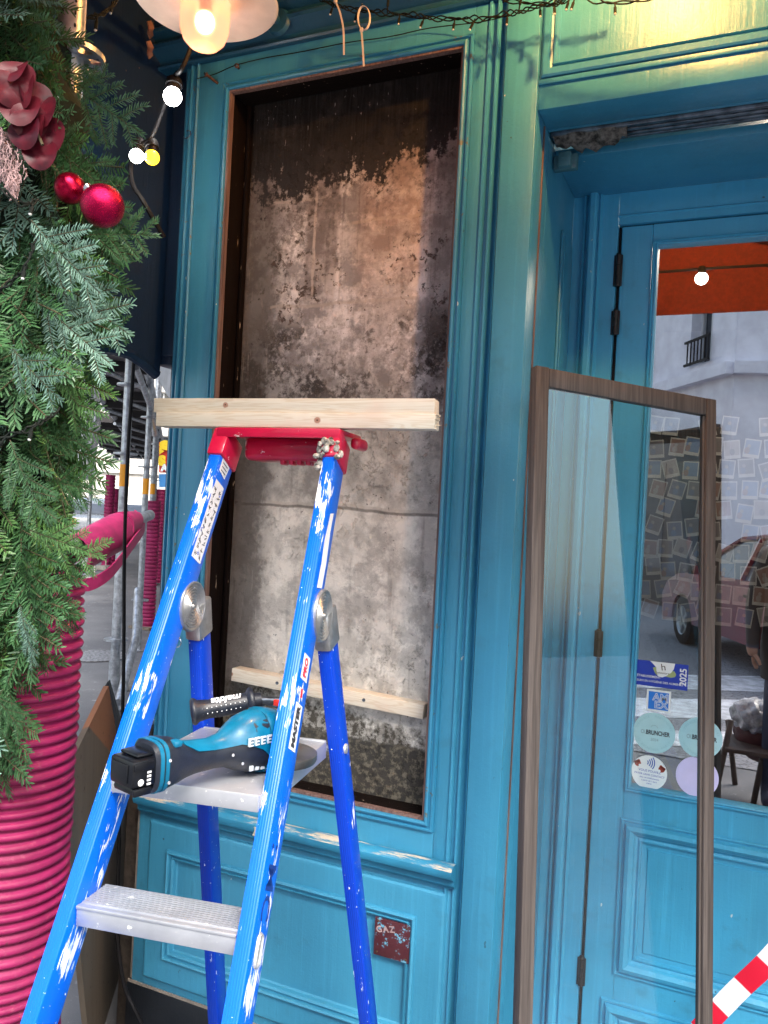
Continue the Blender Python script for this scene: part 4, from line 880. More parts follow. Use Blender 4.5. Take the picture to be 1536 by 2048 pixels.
for r_ in range(10):
    for c_ in range(9):
        x = q0.x+.01+c_*.068+rnd.uniform(-.01, .01)+(.02 if r_ % 2 else 0); z = 1.93-r_*.079+rnd.uniform(-.010, .010)
        if rnd.random() < .12: continue
        colno = colno+1 if c_ and lastrow == r_ else 1; lastrow = r_
        P_ = protos[rnd.randrange(5)]; M = Matrix.Translation((x, PY+.004-.0013*(cnt % 5), z)) @ Matrix.Rotation(rad(rnd.gauss(0, 9)), 4, 'Y') @ Matrix.Scale(.80, 4); cnt += 1
        if not P_[1]: P_[0].matrix_basis = M; P_[1] = True; k = P_[0]
        else: k = P_[0].copy(); COL.objects.link(k); k.matrix_basis = M
        k['label'] = 'instant photo, %s from the left in the %s row of the board inside' % (ORD[colno], ORD[r_+1])
# interior lamp added out of view to light the instant photos
il = thing('added_pendant_lamp', (.9, 2.4, 2.45), 'pendant lamp added out of view inside the shop to light the photos', 'lamp')
b = B(); b.sphere((.9, 2.4, 2.45), .05, 20); b.build('bulb', glow('added_warm_bulb', (1, .75, .4), 6), il)
b = B(); b.tube([(.9, 2.4, 2.5), (.9, 2.4, 2.9)], .004, 6); b.build('added_lamp_cord', M_black, il)
l = bpy.data.lights.new('photo_fill_light', 'POINT'); l.energy = 8; l.color = (1, .8, .6); l.shadow_soft_size = .1; reg(bpy.data.objects.new('photo_fill_light', l), Matrix.Translation((.1, 1.0, 2.5)), il)  # fill light for the photo board, set apart from the bulb

# ------------------------------------------------------------------ GARLAND, POLE, CORRUGATED SLEEVE
pp = atd(140, 100, 1.47); PX, PYY = pp.x, pp.y
M_galv = simple('galvanised_steel', (.42, .45, .50), .38, metal=.75, var=.2, scale=25, bump=.25)
pole = thing('scaffold_pole', (PX, PYY, 0), 'galvanised scaffold standard with rosette beside the fir garland', 'scaffold pole')
b = B(); b.tube([(PX, PYY, .0), (PX, PYY, 3.6)], .0245, 28); b.build('tube', M_galv, pole)
b = B(); holes = []
zt_ = proj_z = atd(150, 118, 1.47).z
for z in (zt_,):
    segs = 48; ro, ri = .062, .026
    for k in range(8):                                 # rosette: inner ring, outer ring and eight webs leave eight holes
        pass
    def ringp(r0, r1, z0, z1):
        b.loft([[V3((PX+r*math.cos(2*math.pi*i/segs), PYY+r*math.sin(2*math.pi*i/segs), zz)) for i in range(segs)] for r, zz in ((r0, z0), (r1, z0), (r1, z1), (r0, z1), (r0, z0))], cap=False, sm=False)
    ringp(.0246, .036, z, z+.009); ringp(.054, .062, z, z+.009)
    for k in range(8):
        a = math.pi/4*k+.2; Mw = Matrix.Translation((PX, PYY, z)) @ Matrix.Rotation(a, 4, 'Z'); b.box((.0355, -.007, .0003), (.0545, .007, .0087), M=Mw)
b.build('rosette', M_galv, pole)
b = B()
for k in range(6): b.sphere((PX+.006*math.sin(k*9), PYY-.0245, zt_+.05+.022*k), .0042, 8, sc=(1, .25, 1)); b.sphere((PX+.0215, PYY-.012, zt_+.05+.022*k), .0042, 8, sc=(.3, .6, 1))
b.build('locking_holes', M_black, pole)
n = N('magenta_corrugated_plastic'); P = n.pos(); f = n.noise(P, 9, 6, .65); f2 = n.noise(P, 60, 5, .7)
c = n.mix(n.step(f, .3, .7), (.20, .010, .062), (.30, .014, .095)); c = n.mix(n.m('MULTIPLY', n.step(f2, .55, .72), .30), c, (.34, .12, .16)); c = n.mix(n.m('MULTIPLY', n.step(n.noise(P, 30, 3, .5), .70, .73), .7), c, (.10, .02, .04))
M_pink = n.set(Base_Color=c, Roughness=n.m('ADD', .44, n.m('MULTIPLY', f2, .3)), Normal=n.bump(f2, .2, .001), Specular_IOR_Level=.35)
def sleeve(x, y, z0, z1, r, pitch, lab, group=None, lean=(0, 0), seg=64, name='corrugated_sleeve', mat=None):
    prof = []; z = z0; wob = 1
    while z < z1:
        for t_, d_ in ((0, 0), (.12, -.085), (.30, -.085), (.42, 0), (.5, .02), (.72, .035), (.90, .02)): prof.append((r*(1+d_)*wob, z+t_*pitch))
        z += pitch*(1+.06*math.sin(z*37)); wob = 1+.008*math.sin(z*41)+.006*math.sin(z*97)
    b = B(); rings = [[V3((x+lean[0]*(zz-z0)+rr*math.cos(2*math.pi*i/seg), y+lean[1]*(zz-z0)+rr*math.sin(2*math.pi*i/seg), zz)) for i in range(seg)] for rr, zz in prof]
    b.loft(rings, cap=False); b.loft([[V3((p.x*.93+x*.07, p.y*.93+y*.07, p.z)) for p in rings[-1]], [V3((p.x*.93+x*.07, p.y*.93+y*.07, p.z-.1)) for p in rings[-1]]], cap=False)
    o = b.build(name, mat or M_pink, auto=80); return tag(o, lab, 'plastic sleeve', group)
sb = atd(4, 1800, 1.47); st_ = atd(48, 1250, 1.45)
sleeve(sb.x, sb.y, 0.0, 1.40, .105, .0197, 'large magenta corrugated sleeve round the pole in the left foreground', 'magenta corrugated sleeves on the scaffold', lean=((st_.x-sb.x)/(st_.z-sb.z)*.15, 0), seg=96)

# fir foliage prototypes
def firmat(name, a, b_, c_):
    n = N(name); oi = n.t.nodes.new('ShaderNodeObjectInfo'); f = n.noise(n.obj(), 60, 2)
    c = n.mix(n.step(f, .35, .65), a, b_); c = n.mix(n.m('MULTIPLY', oi.outputs['Random'], .5), c, c_)
    return n.set(Base_Color=c, Roughness=.42, Specular_IOR_Level=.6)
M_fir = [firmat('fir_needles_dark', (.020, .070, .022), (.055, .145, .050), (.075, .17, .075)), firmat('fir_needles_fresh', (.06, .15, .03), (.12, .25, .06), (.08, .19, .07)), firmat('fir_needles_silver', (.11, .22, .16), (.20, .33, .26), (.09, .19, .14))]
M_twig = simple('fir_twig_bark', (.075, .062, .03), .8, var=.2)
def twiggeo(b, p, d, up, L, nl, rg, spread=1.0):
    n = int(L/.0040); side = d.cross(up).normalized(); pts = []
    q = p.copy(); dd = d.copy()
    for i in range(n):
        t = i/n; dd = (dd+V3((rg.uniform(-.012, .012), rg.uniform(-.012, .012), -.010*rg.random()))).normalized(); q = q+dd*(L/n); pts.append(q.copy())
        sd = dd.cross(up).normalized(); uu = sd.cross(dd).normalized()
        for s_ in (-1, 1):
            ln = nl*(.72+.28*math.sin(math.pi*min(1, t*1.05+.1)))*rg.uniform(.8, 1.15); ang = rad(rg.uniform(42, 68))*(1-.5*t**6) 
            lift = rg.uniform(.1, 1.1) if i % 2 else rg.uniform(-.15, .35)
            nd = (dd*math.cos(ang)+(sd*s_*math.cos(lift)+uu*math.sin(lift))*math.sin(ang)).normalized(); wv = nd.cross(uu).normalized()*.00145
            m_ = q+nd*ln*.5+uu*.0008; e = q+nd*ln+V3((0, 0, -.0012*rg.random()))
            k = len(b.v); b.v += [q-wv*.6, q+wv*.6, m_+wv, m_-wv, e+wv*.5, e-wv*.5]; b.f += [[k, k+1, k+2, k+3], [k+3, k+2, k+4, k+5]]; b.m += [0, 0]; b.sm += [False, False]
    b.tube([p]+pts[::max(1, n//6)]+[pts[-1]], [.0013]*2+[.0011]*(len(pts[::max(1, n//6)])-1)+[.0008], 5, mi=1)
    return pts
def branch(seed, mat, L=.24, subs=7):
    rg = random.Random(seed); b = B(); up = V3((0, 0, 1)); d = V3((1, 0, 0))
    main = twiggeo(b, V3((0, 0, 0)), d, up, L, .0225, rg)
    for k in range(subs):
        t = .12+.75*k/subs; p = main[int(t*len(main))]; s_ = 1 if k % 2 else -1; a = rad(rg.uniform(36, 56))*s_
        dd = V3((math.cos(a), math.sin(a), rg.uniform(-.15, .12))).normalized(); twiggeo(b, p, dd, up, L*(.55-.30*t)*rg.uniform(.85, 1.15), .021, rg)
    return b, mat
specs = [(1, 0, .22, 7), (2, 0, .18, 5), (3, 1, .20, 6), (4, 2, .22, 7), (5, 0, .15, 4), (6, 1, .16, 5), (7, 2, .17, 5), (8, 0, .24, 8)]
gar = thing('fir_garland', tuple(atd(60, 900, 1.42)), 'thick green fir garland bound round the scaffold pole', 'garland')
fmesh = []
for sd_, mi_, L_, sb_ in specs:
    b, _m = branch(sd_, None, L_, sb_); o = b.build('tmp', [M_fir[mi_], M_twig], M=Matrix.Identity(4)); fmesh.append((o.data, L_, mi_)); bpy.data.objects.remove(o)
# centre line of the garland: px, py (photo) -> world; silhouette radius at the right
ctrl = [(-60, -25, .10), (0, 15, .12), (150, 60, .16), (300, 75, .165), (450, 92, .20), (600, 85, .16), (750, 55, .15), (900, 45, .135), (1080, 40, .155), (1200, 8, .13), (1300, -18, .115), (1400, -50, .09), (1480, -70, .085)]
def gctr(y):
    for (y0, x0, r0), (y1, x1, r1) in zip(ctrl, ctrl[1:]):
        if y <= y1: t = (y-y0)/(y1-y0); return x0+(x1-x0)*t, r0+(r1-r0)*t
    return ctrl[-1][1:]
def putbranch(k, base, d, roll, sc, name, parent=gar):
    me, L_, mi_ = fmesh[k]; x = d.normalized(); u0 = V3((0, -1, 0)) if abs(x.y) < .9 else V3((1, 0, 0)); y = u0.cross(x).normalized(); z = x.cross(y)
    M = frame(base, x, y, z) @ Matrix.Rotation(roll, 4, 'X') @ Matrix.Scale(sc, 4); return reg(bpy.data.objects.new(name, me), M, parent)
gr = random.Random(11); placed = []
def silhouette(y):
    E_ = [(-40, 10), (40, 40), (100, 60), (170, 95), (240, 165), (300, 185), (380, 200), (445, 235), (520, 190), (600, 180), (650, 165), (730, 150), (790, 145), (860, 115), (950, 125), (1000, 130), (1050, 110), (1100, 130), (1160, 110), (1240, 85), (1300, 50), (1380, 30), (1440, 5), (1500, -30)]
    for (y0, x0), (y1, x1) in zip(E_, E_[1:]):
        if y <= y1: return x0+(x1-x0)*(y-y0)/(y1-y0)
    return -10
for i in range(330):
    y = gr.uniform(-120, 1340); cx_, R_ = gctr(y); th = gr.uniform(0, 2*math.pi)
    front = math.cos(th) > -.2
    if not front and gr.random() < .5: continue
    c = atd(cx_, y, 1.42); rr = R_*gr.uniform(.15, .85); outv = _r*math.sin(th)-V3((_d.x, _d.y, 0)).normalized()*math.cos(th)
    base = c+outv*rr*.8
    d = (outv*gr.uniform(.15, .8)+V3((0, 0, -1))*gr.uniform(.5, 1.1)+V3((gr.uniform(-.25, .25), gr.uniform(-.15, .15), 0)))
    k = gr.choices(range(8), weights=[5, 4, 3, 1.2, 4, 3, .8, 4])[0]; me, L_, mi_ = fmesh[k]; d.normalize()
    tip = base+d*L_; q = tip-CAM; zz = q.dot(_d); tx, ty = 768+F*q.dot(_R)/zz, 1024-F*q.dot(_U)/zz
    lim = silhouette(ty)
    if tx > lim+4:
        base = base-_r*((tx-lim)*zz/F)
    bq = base-CAM; bx = 768+F*bq.dot(_R)/bq.dot(_d)
    if y < 230 and bx > 70: continue
    placed.append((k, base, d, gr.uniform(-.6, .6), gr.uniform(.9, 1.2)))
# feature sprays read from the photograph: tip and root
for k, x0, y0, x1, y1, dp, rl_, sc in ((3, 62, 440, 190, 585, 1.22, .1, 1.0), (3, 75, 600, 215, 720, 1.26, -.2, .95), (6, 120, 560, 250, 665, 1.30, .1, 1.0), (2, 75, 690, 165, 850, 1.26, .2, 1.0), (6, 20, 690, 110, 800, 1.2, .3, 1.0), (0, 150, 180, 275, 258, 1.36, 0, .75), (4, 150, 175, 220, 145, 1.36, 0, .7), (7, 170, 470, 308, 463, 1.35, 0, .8), (7, 120, 300, 235, 440, 1.33, .2, 1), (0, 90, 960, 200, 985, 1.32, .1, .8), (2, 60, 1060, 195, 1118, 1.27, .1, .85), (0, 60, 1130, 130, 1270, 1.28, 0, .9), (7, 20, 880, 80, 1050, 1.2, .1, 1), (0, -20, 1370, 40, 1480, 1.25, .1, .7), (3, 40, 1210, 60, 1330, 1.24, .3, .6), (0, 90, 880, 165, 880, 1.33, 0, .6), (2, 10, 1250, 80, 1330, 1.28, .3, .7), (0, 165, 640, 255, 665, 1.34, 0, .7), (1, 0, 200, 60, 320, 1.25, .1, 1), (4, 30, 40, 110, 20, 1.38, 0, .8)):
    p, q = atd(x0, y0, dp), atd(x1, y1, dp-.02); placed.append((k, p, (q-p), rl_, (q-p).length/fmesh[k][1]))
feat = placed[-20:]; rest = placed[:-20]
rest.sort(key=lambda t: (t[1]-CAM).dot(_d)); near = rest[:76]; far = rest[76:]
for t in feat+near: putbranch(*t, name='fir_branch')
b = B()
for k, base, d, roll, sc in far:
    me = fmesh[k][0]; x = d.normalized(); u0 = V3((0, -1, 0)); y = u0.cross(x).normalized(); z = x.cross(y); M = frame(base, x, y, z) @ Matrix.Rotation(roll, 4, 'X') @ Matrix.Scale(sc, 4)
    mi_ = fmesh[k][2]; o = len(b.v); b.v += [M @ v.co for v in me.vertices]
    for p in me.polygons: b.f.append([i+o for i in p.vertices]); b.m.append(3 if p.material_index else mi_); b.sm.append(False)
mass_me = bpy.data.meshes.new('inner_foliage'); gl_ = wmat(gar).translation; mass_me.from_pydata([tuple(p-gl_) for p in b.v], [], b.f)
for m in M_fir+[M_twig]: mass_me.materials.append(m)
mass_me.polygons.foreach_set('material_index', b.m); tag(reg(bpy.data.objects.new('inner_foliage', mass_me), wmat(gar), gar), kind='stuff')
b = B(); core = [atd(gctr(y)[0]-12, y, 1.45) for y in range(-60, 1400, 60)]; b.tube(core, [.035+.45*gctr(y)[1]*(.8+.2*math.sin(y)) for y in range(-60, 1400, 60)], 14); b.build('shade_core', simple('core_shade_green', (.008, .018, .008), .9, var=.4, bump=1), gar)  # near-black tube stands in for the shade deep between the branches
# baubles
M_bau = simple('matte_crimson_glass', (.36, .002, .03), .2, metal=.85, var=.1, scale=400, bump=.15)
M_bau2 = simple('sparkling_crimson', (.42, .002, .05), .24, metal=.85, var=.15, scale=500, bump=.3)
def bauble(x, y, dp, r_, m_, lab, cap):
    c = atd(x, y, dp); t = thing('christmas_bauble', tuple(c-V3((0, 0, r_))), lab, 'bauble', 'crimson baubles on the garland'); b = B(); b.sphere(c, r_, 48); b.build('ball', m_, t)
    d_ = (atd(*cap, dp)-c).normalized(); b = B(); b.tube([c+d_*r_*.96, c+d_*(r_+.006), c+d_*(r_+.008)], [.006, .0062, .004], 14); b.build('cap', M_chrome, t)
bauble(140, 377, 1.24, .0235, M_bau, 'smaller smooth crimson bauble at the left of the pair', (180, 379))
bauble(205, 412, 1.20, .0315, M_bau2, 'larger sparkling crimson bauble at the right of the pair', (176, 376))
# eucalyptus sprig
M_euc = firmat('burgundy_leaf', (.03, .0015, .006), (.075, .004, .011), (.11, .013, .02)); M_euc.node_tree.nodes['Principled BSDF'].inputs['Specular IOR Level'].default_value = .2
eu = thing('eucalyptus_sprig', tuple(atd(60, 240, 1.22)), 'burgundy dyed eucalyptus sprig with round leaves high on the garland', 'leaf sprig')
def leafgeo(c, n_, r_, cup=.25, up=V3((0, 0, 1))):
    n_ = n_.normalized(); a = n_.cross(up).normalized(); b2 = a.cross(n_); b = B(); rg_ = [[c+n_*(cup*r_*0)]]
    vs_ = [c-n_*cup*r_*.3]; fs = []
    R = 3; S_ = 20
    for j in range(1, R+1):
        for i in range(S_):
            t = 2*math.pi*i/S_; rr = r_*j/R*(1+.04*math.sin(3*t)); vs_.append(c+a*math.cos(t)*rr+b2*math.sin(t)*rr+n_*(cup*r_*((j/R)**2-.3)*math.cos(2*t+.5)))
    for i in range(S_): fs.append((0, 1+i, 1+(i+1) % S_))
    for j in range(R-1):
        for i in range(S_): k = 1+j*S_; fs.append((k+i, k+S_+i, k+S_+(i+1) % S_, k+(i+1) % S_))
    b.add(vs_, fs, 0, True); return b
stem = [atd(10, 130, 1.2), atd(40, 180, 1.2), atd(60, 230, 1.19), atd(85, 290, 1.18)]
b = B(); b.tube(bez(stem, 6), .0022, 6); b.build('stem', M_twig, eu)
for x, y, r_, nx, nz in ((30, 155, 26, .3, .1), (48, 182, 24, -.6, .2), (18, 175, 24, .7, 0), (70, 190, 22, .9, .1), (40, 215, 27, .1, .4), (78, 222, 27, -.2, .3), (58, 242, 24, .5, -.2), (50, 262, 24, -.2, .1), (88, 268, 28, .15, .05), (74, 258, 20, -.7, .3), (80, 306, 23, .1, .2), (30, 140, 20, -.3, .6)):
    c = atd(x, y, 1.18+.0004*(x-50)); n_ = (-_d+_r*nx+V3((0, 0, nz))); leafgeo(c, n_, r_*1.5*1.18/F).build('leaf', M_euc, eu)
# pampas plume
b = B(); pr_ = random.Random(4); c0, c1 = atd(2, 255, 1.2), atd(28, 385, 1.19)
for i in range(420):
    t = pr_.random(); p = c0.lerp(c1, t); wdt = .024*math.sin(math.pi*min(1, t*.9+.15))**.7; q = p+V3((pr_.gauss(0, wdt*.5), pr_.gauss(0, wdt*.4), pr_.uniform(-.004, .004))); e = q+V3((pr_.uniform(-.006, .006), pr_.uniform(-.004, .004), -.012)); m_ = (q+e)/2+V3((.002, 0, 0))
    b.tube([q, m_, e], .0007, 3); 
    for j in range(2): z_ = m_+V3((pr_.uniform(-.004, .004), pr_.uniform(-.003, .003), pr_.uniform(-.003, .003))); b.tube([m_, z_], .0007, 3)
b.tube([c0, c1], .0018, 5); tag(b.build('pampas_plume', simple('dusty_pink_plume', (.38, .25, .25), .9, var=.2)), 'dusty pink feathery plume at the left edge of the garland', 'dried plume')
twist('garland_wire', [atd(-10, 372, 1.15), atd(22, 392, 1.15), atd(50, 410, 1.16), atd(75, 400, 1.18)], 'short dark wire crossing the garland left of the baubles', amp=.0015, strands=2, leds=[(.9, .2, .02)])
twist('garland_wire', [atd(-10, 885, 1.14), atd(30, 865, 1.14), atd(65, 855, 1.15), atd(90, 838, 1.17), atd(118, 820, 1.2)], 'dark fairy light wire crossing the middle of the garland', amp=.0015, strands=2, leds=[(.15, -.8, .022), (.5, .1, .018)])
twist('garland_wire', [atd(-10, 590, 1.16), atd(25, 560, 1.16), atd(55, 525, 1.16), atd(70, 480, 1.18)], 'dark fairy light wire over the upper left of the garland', amp=.0015, strands=2, leds=[(.6, .4, .02)])
twist('garland_wire', [atd(150, 40, 1.5), atd(190, 32, 1.52), atd(215, 20, 1.55), atd(240, -10, 1.6)], 'dark fairy light wire from the pole to the navy panel', amp=.002, strands=3, leds=[(.4, .5, .04), (.8, .3, .02)])

b = B(); rws = []
for i in range(10):
    rws.append([atd(186+34*j/11+.6*i, -60+45*i, 2.3+.03*math.sin(j*1.3)) for j in range(12)])
b.loft(rws, closed=False, cap=False); tag(b.build('dark_red_cloth', simple('dark_red_cloth_weave', (.10, .004, .012), .85, var=.2)), 'dark red cloth hanging in folds behind the scaffold pole top left', 'cloth')
# ------------------------------------------------------------------ PLYWOOD, CABLES
Fc = atd(207, 1372, 2.35); Nc = atd(112, 1562, 1.82); Bn = onZ(172, 2130, .006)
b = B(); ed = Fc-Nc; Bf = Bn+V3((ed.x, ed.y, 0)); nrm = ed.cross(Bn-Nc).normalized()
def onplane(x, y, off=0.0):
    v = ray(x, y); p0_ = Nc+nrm*off; return CAM+v*((p0_-CAM).dot(nrm)/v.dot(nrm))
if nrm.dot(_d) < 0: nrm = -nrm
b.prism([onplane(*q) for q in ((112, 1562), (207, 1372), (247, 1600), (236, 2090), (172, 2130))], nrm*.014)
n = N('weathered_plywood'); P = n.pos(); g = n.noise(n.scl(P, (30, 30, 2)), 1, 6, .6); c = n.mix(g, (.075, .060, .045), (.17, .135, .10)); k = n.step(n.m('ADD', n.xyz(P)[2], n.m('MULTIPLY', n.xyz(P)[0], -1.0)), 2.46, 2.47)
c = n.mix(n.m('MULTIPLY', k, .8), c, (.30, .12, .05)); c = n.mix(n.step(n.noise(P, 40, 6, .7), .62, .66), c, (.03, .022, .018))
tag(b.build('plywood_sheet', n.set(Base_Color=c, Roughness=.75, Normal=n.bump(g, .4, .002))), 'weathered brown plywood sheet leaning between the magenta sleeve and the shopfront', 'board')
b = B(); b.prism([atd(*q, 2.72) for q in ((197, 1392), (216, 1362), (272, 1560), (272, 1900), (212, 1900))], _d*.02)
tag(b.build('black_board', M_plinth), 'black painted board standing behind the plywood sheet', 'board')
b = B(); b.tube(bez([atd(268, 440, 2.5), atd(268, 700, 2.5), atd(256, 900, 2.5), atd(249, 1100, 2.5), atd(247, 1350, 2.5), atd(240, 1560, 2.5), atd(238, 1700, 2.4), atd(234, 1850, 2.3), atd(246, 1960, 2.2), atd(270, 2020, 2.15), onZ(330, 2140, .01)], 8), .0055, 8)
tag(b.build('hanging_cable', M_black), 'thick black cable hanging down past the plywood to the ground', 'cable')

# ------------------------------------------------------------------ BARRIER TAPE
tp = thing('barrier_tape', tuple(onY(1500, 1990, .25)), 'red and white barrier tape slanting across the lower door corner', 'tape')
P0, P1 = onY(1398, 2062, .30), onY(1600, 1865, .25); dt = (P1-P0)*4.1; Lt = dt.length; dt.normalize(); wd_ = V3((-dt.z, 0, dt.x)); wd_ = wd_-dt*wd_.dot(dt); wd_.normalize()
n = N('red_white_stripes'); X = n.xyz(n.obj())[0]; s_ = n.step(n.m('SINE', n.m('MULTIPLY', X, 2*math.pi/.165)), -.05, .05); tear = n.step(n.noise(n.scl(n.obj(), (40, 1, 160)), 1, 5, .7), .60, .63)
tear = n.m('MULTIPLY', tear, n.step(n.m('SINE', n.m('ADD', n.m('MULTIPLY', X, 2*math.pi/.165), 0)), -1.0, -.75))
M_tape = n.set(Base_Color=n.mix(s_, n.mix(0, (.80, .80, .84), (.6, .1, .12)), (.68, .01, .04)), Roughness=.3)
b = B(); rws = []
for i in range(81):
    t = i/80*Lt; rip = .001*math.sin(i*.9); rws.append([V3((t, -.002*math.sin(i*.6)+(j/4-.5)*.006+rip*.5, (j/4-.5)*.046+.0015*math.sin(i*.35))) for j in range(5)])
b.loft(rws, closed=False, cap=False); Mt_ = frame(P0, dt, V3((0, 1, 0)), wd_); b.build('strip', M_tape, tp, M=Mt_)

# ------------------------------------------------------------------ GROUND
n = N('wet_asphalt_pavement'); P = n.pos(); f = n.noise(P, 1.3, 6, .6); g = n.noise(P, 300, 2); c = n.mix(n.step(f, .35, .7), (.10, .10, .11), (.19, .19, .20)); c = n.mix(n.step(n.noise(P, 8, 6, .7), .6, .66), c, (.28, .28, .29)); c = n.mix(n.m('MULTIPLY', g, .4), c, (.06, .06, .065))
M_pave = n.set(Base_Color=c, Roughness=n.m('ADD', .45, n.m('MULTIPLY', f, .4)), Normal=n.bump(g, .4, .004))
b = B(); b.quad((-120, -60, -.004), (60, -60, -.004), (60, 120, -.004), (-120, 120, -.004)); tag(b.build('ground', M_pave, loc=(0, 0, 0)), kind='structure')
sdir = V3((-math.sin(rad(38.4)), math.cos(rad(38.4)), 0)); ndir = V3((sdir.y, -sdir.x, 0)); C0 = V3((CAM.x, CAM.y, 0))
def SP(lat, dist, z=0): return C0+sdir*dist+ndir*lat+V3((0, 0, z))
MS = lambda lat, dist, z=0: frame(SP(lat, dist, z), ndir, sdir, V3((0, 0, 1)))

nd_ = thing('added_overhead_deck', (-2.4, -1.0, 3.3), 'unseen scaffold deck overhead, added to shade the left of the shopfront', 'scaffold deck')  # deck out of view, added to darken the left of the shopfront
b = B()
for k in range(6): b.box((-4.2, -2.0+.31*k, 3.30), (-1.05, -2.0+.31*k+.30, 3.345), bev=.004)
b.build('boards', simple('added_deck_grey_steel', (.16, .16, .17), .6, var=.2), nd_)
for x in (-3.9, -2.6, -1.2): B().tube([(x, -2.1, 3.26), (x, -.1, 3.26)], .024, 12).build('added_bearer_tube', M_galv, nd_)
# ------------------------------------------------------------------ STREET SCAFFOLD at left
M_deck = simple('grey_deck_underside', (.13, .12, .13), .7, var=.25, scale=6, bump=.2)
M_or = flat((.75, .30, .01))
def std(lat, dist, r_, h_, band, lab, plate=True):
    t = thing('scaffold_standard', tuple(SP(lat, dist)), lab, 'scaffold pole', 'scaffold standards along the pavement')
    o = SP(lat, dist); b = B(); b.tube([o, o+V3((0, 0, h_))], r_, 18); b.tube([o+V3((0, 0, .0)), o+V3((0, 0, .01))], .09, 16)
    for z in (.5, 1.85, 2.35):
        b.tube([o+V3((0, 0, z)), o+V3((0, 0, z+.015))], .085, 18)
    b.tube([o+V3((0, 0, .01)), o+V3((0, 0, .35))], r_*1.22, 18); b.build('tube', M_galv, t)
    if band: b = B(); b.tube([o+V3((0, 0, band)), o+V3((0, 0, band+.16))], r_*1.03, 18); b.build('orange_band', M_or, t)
    return t
pA_ = onZ(225, 1418); 
def latdist(p): v = p-C0; return v.dot(ndir), v.dot(sdir)
la_, da_ = latdist(pA_); std(la_, da_, .033, 4.2, 1.62, 'nearest grey scaffold standard with an orange band left of the shop')
lb_, db_ = latdist(onZ(275, 1300)); std(lb_, db_, .030, 4.0, 1.58, 'second grey scaffold standard behind the nearest one')
lc_, dc_ = latdist(onZ(294, 1200)); std(lc_, dc_, .036, 4.0, 1.60, 'third scaffold standard above the far magenta sleeve')
std(-1.5, 16, .035, 4.0, 0, 'far left scaffold standard on the road side'); std(-.33, 15, .035, 4, 0, 'farthest scaffold standard under the deck end')
t = thing('scaffold_brace', tuple(onZ(235, 1400)), 'slanting grey scaffold brace between the first two standards', 'scaffold brace')
b = B(); b.tube([atd(238, 1405, 5.4), atd(272, 1275, 6.0), atd(276, 1180, 6.4)], .030, 14); b.build('tube', M_galv, t)
M_joist = simple('dark_joist', (.03, .028, .03), .7)
def deck(l0, l1, d0, d1, h_, lab):
    t = thing('scaffold_deck', tuple(SP((l0+l1)/2, (d0+d1)/2, h_)), lab, 'scaffold deck', 'scaffold decks over the pavement'); b = B()
    b.box((l0, d0, h_), (l1, d1, h_+.05), M=frame(C0, ndir, sdir, V3((0, 0, 1))))
    b.build('boards', M_deck, t)
    Ms = frame(C0, ndir, sdir, V3((0, 0, 1))); k = d0
    while k < d1: B().box((l0, k, h_-.10), (l1, k+.06, h_-.001), M=Ms).build('joist', M_joist, t); k += 1.1
    for l_ in (l0, l1): B().tube([SP(l_, d0, h_-.03), SP(l_, d1, h_-.03)], .04, 10).build('ledger', M_galv, t)
    k = d0
    while k < d1-2: B().tube([SP(l0, k, h_-.12), SP(l1, k+2.2, h_-.12)], .025, 8).build('diagonal_tube', M_galv, t); k += 2.2
deck(-.95, -.30, 4.6, 26, 2.80, 'nearer long scaffold deck over the pavement with dark joists')
deck(-1.75, -.97, 13.5, 26, 2.80, 'wider scaffold deck farther along over the road side')
b = B(); b.tube([atd(272, 735, 7.0), atd(300, 810, 8.0), atd(310, 870, 9.0)], .028, 10); tag(b.build('sloping_ledger', M_galv), 'grey tube sloping along the shop side of the decks', 'scaffold tube')
gS = 'magenta corrugated sleeves on the scaffold'
p = onZ(294, 1256); sleeve(p.x, p.y, .03, 1.50, .087, .045, 'magenta corrugated sleeve standing nearest the teal corner down the street', gS, seg=28)
b = B(); b.box((p.x-.15, p.y-.15, 0), (p.x+.15, p.y+.15, .03)); tag(b.build('base_block', simple('wood_block', (.16, .13, .10), .8)), 'flat wooden block under the nearer far sleeve', 'block', 'wooden blocks under the standards')
p = onZ(313, 1168); sleeve(p.x, p.y, .03, 1.70, .10, .06, 'darker magenta sleeve just behind the nearest street sleeve', gS, seg=24)
p = onZ(212, 1138); sleeve(p.x, p.y, .03, 1.95, .10, .07, 'thin far magenta sleeve left of the orange banded standard', gS, seg=20)
p = onZ(222, 1132); sleeve(p.x, p.y, .03, 1.65, .11, .07, 'shorter far magenta sleeve beside the thin one', gS, seg=20)
p = onZ(283, 1378); b = B(); b.box((p.x-.16, p.y-.12, 0), (p.x+.16, p.y+.12, .06), bev=.01); tag(b.build('base_block', simple('grey_wood_block', (.16, .15, .14), .8)), 'thick grey wooden block behind the slanting brace foot', 'block', 'wooden blocks under the standards')
for x, y, lab in ((188, 1166, 'small block left under the wrapped rail'), (211, 1140, 'small block farther behind the wrapped rail')):
    p = onZ(x, y); b = B(); b.box((p.x-.13, p.y-.13, 0), (p.x+.13, p.y+.13, .09), bev=.01); b.tube([p+V3((0, 0, .05)), p+V3((0, 0, .6))], .012, 8); tag(b.build('base_block', simple('pale_block', (.3, .28, .25), .8)), lab, 'block', 'wooden blocks under the standards')
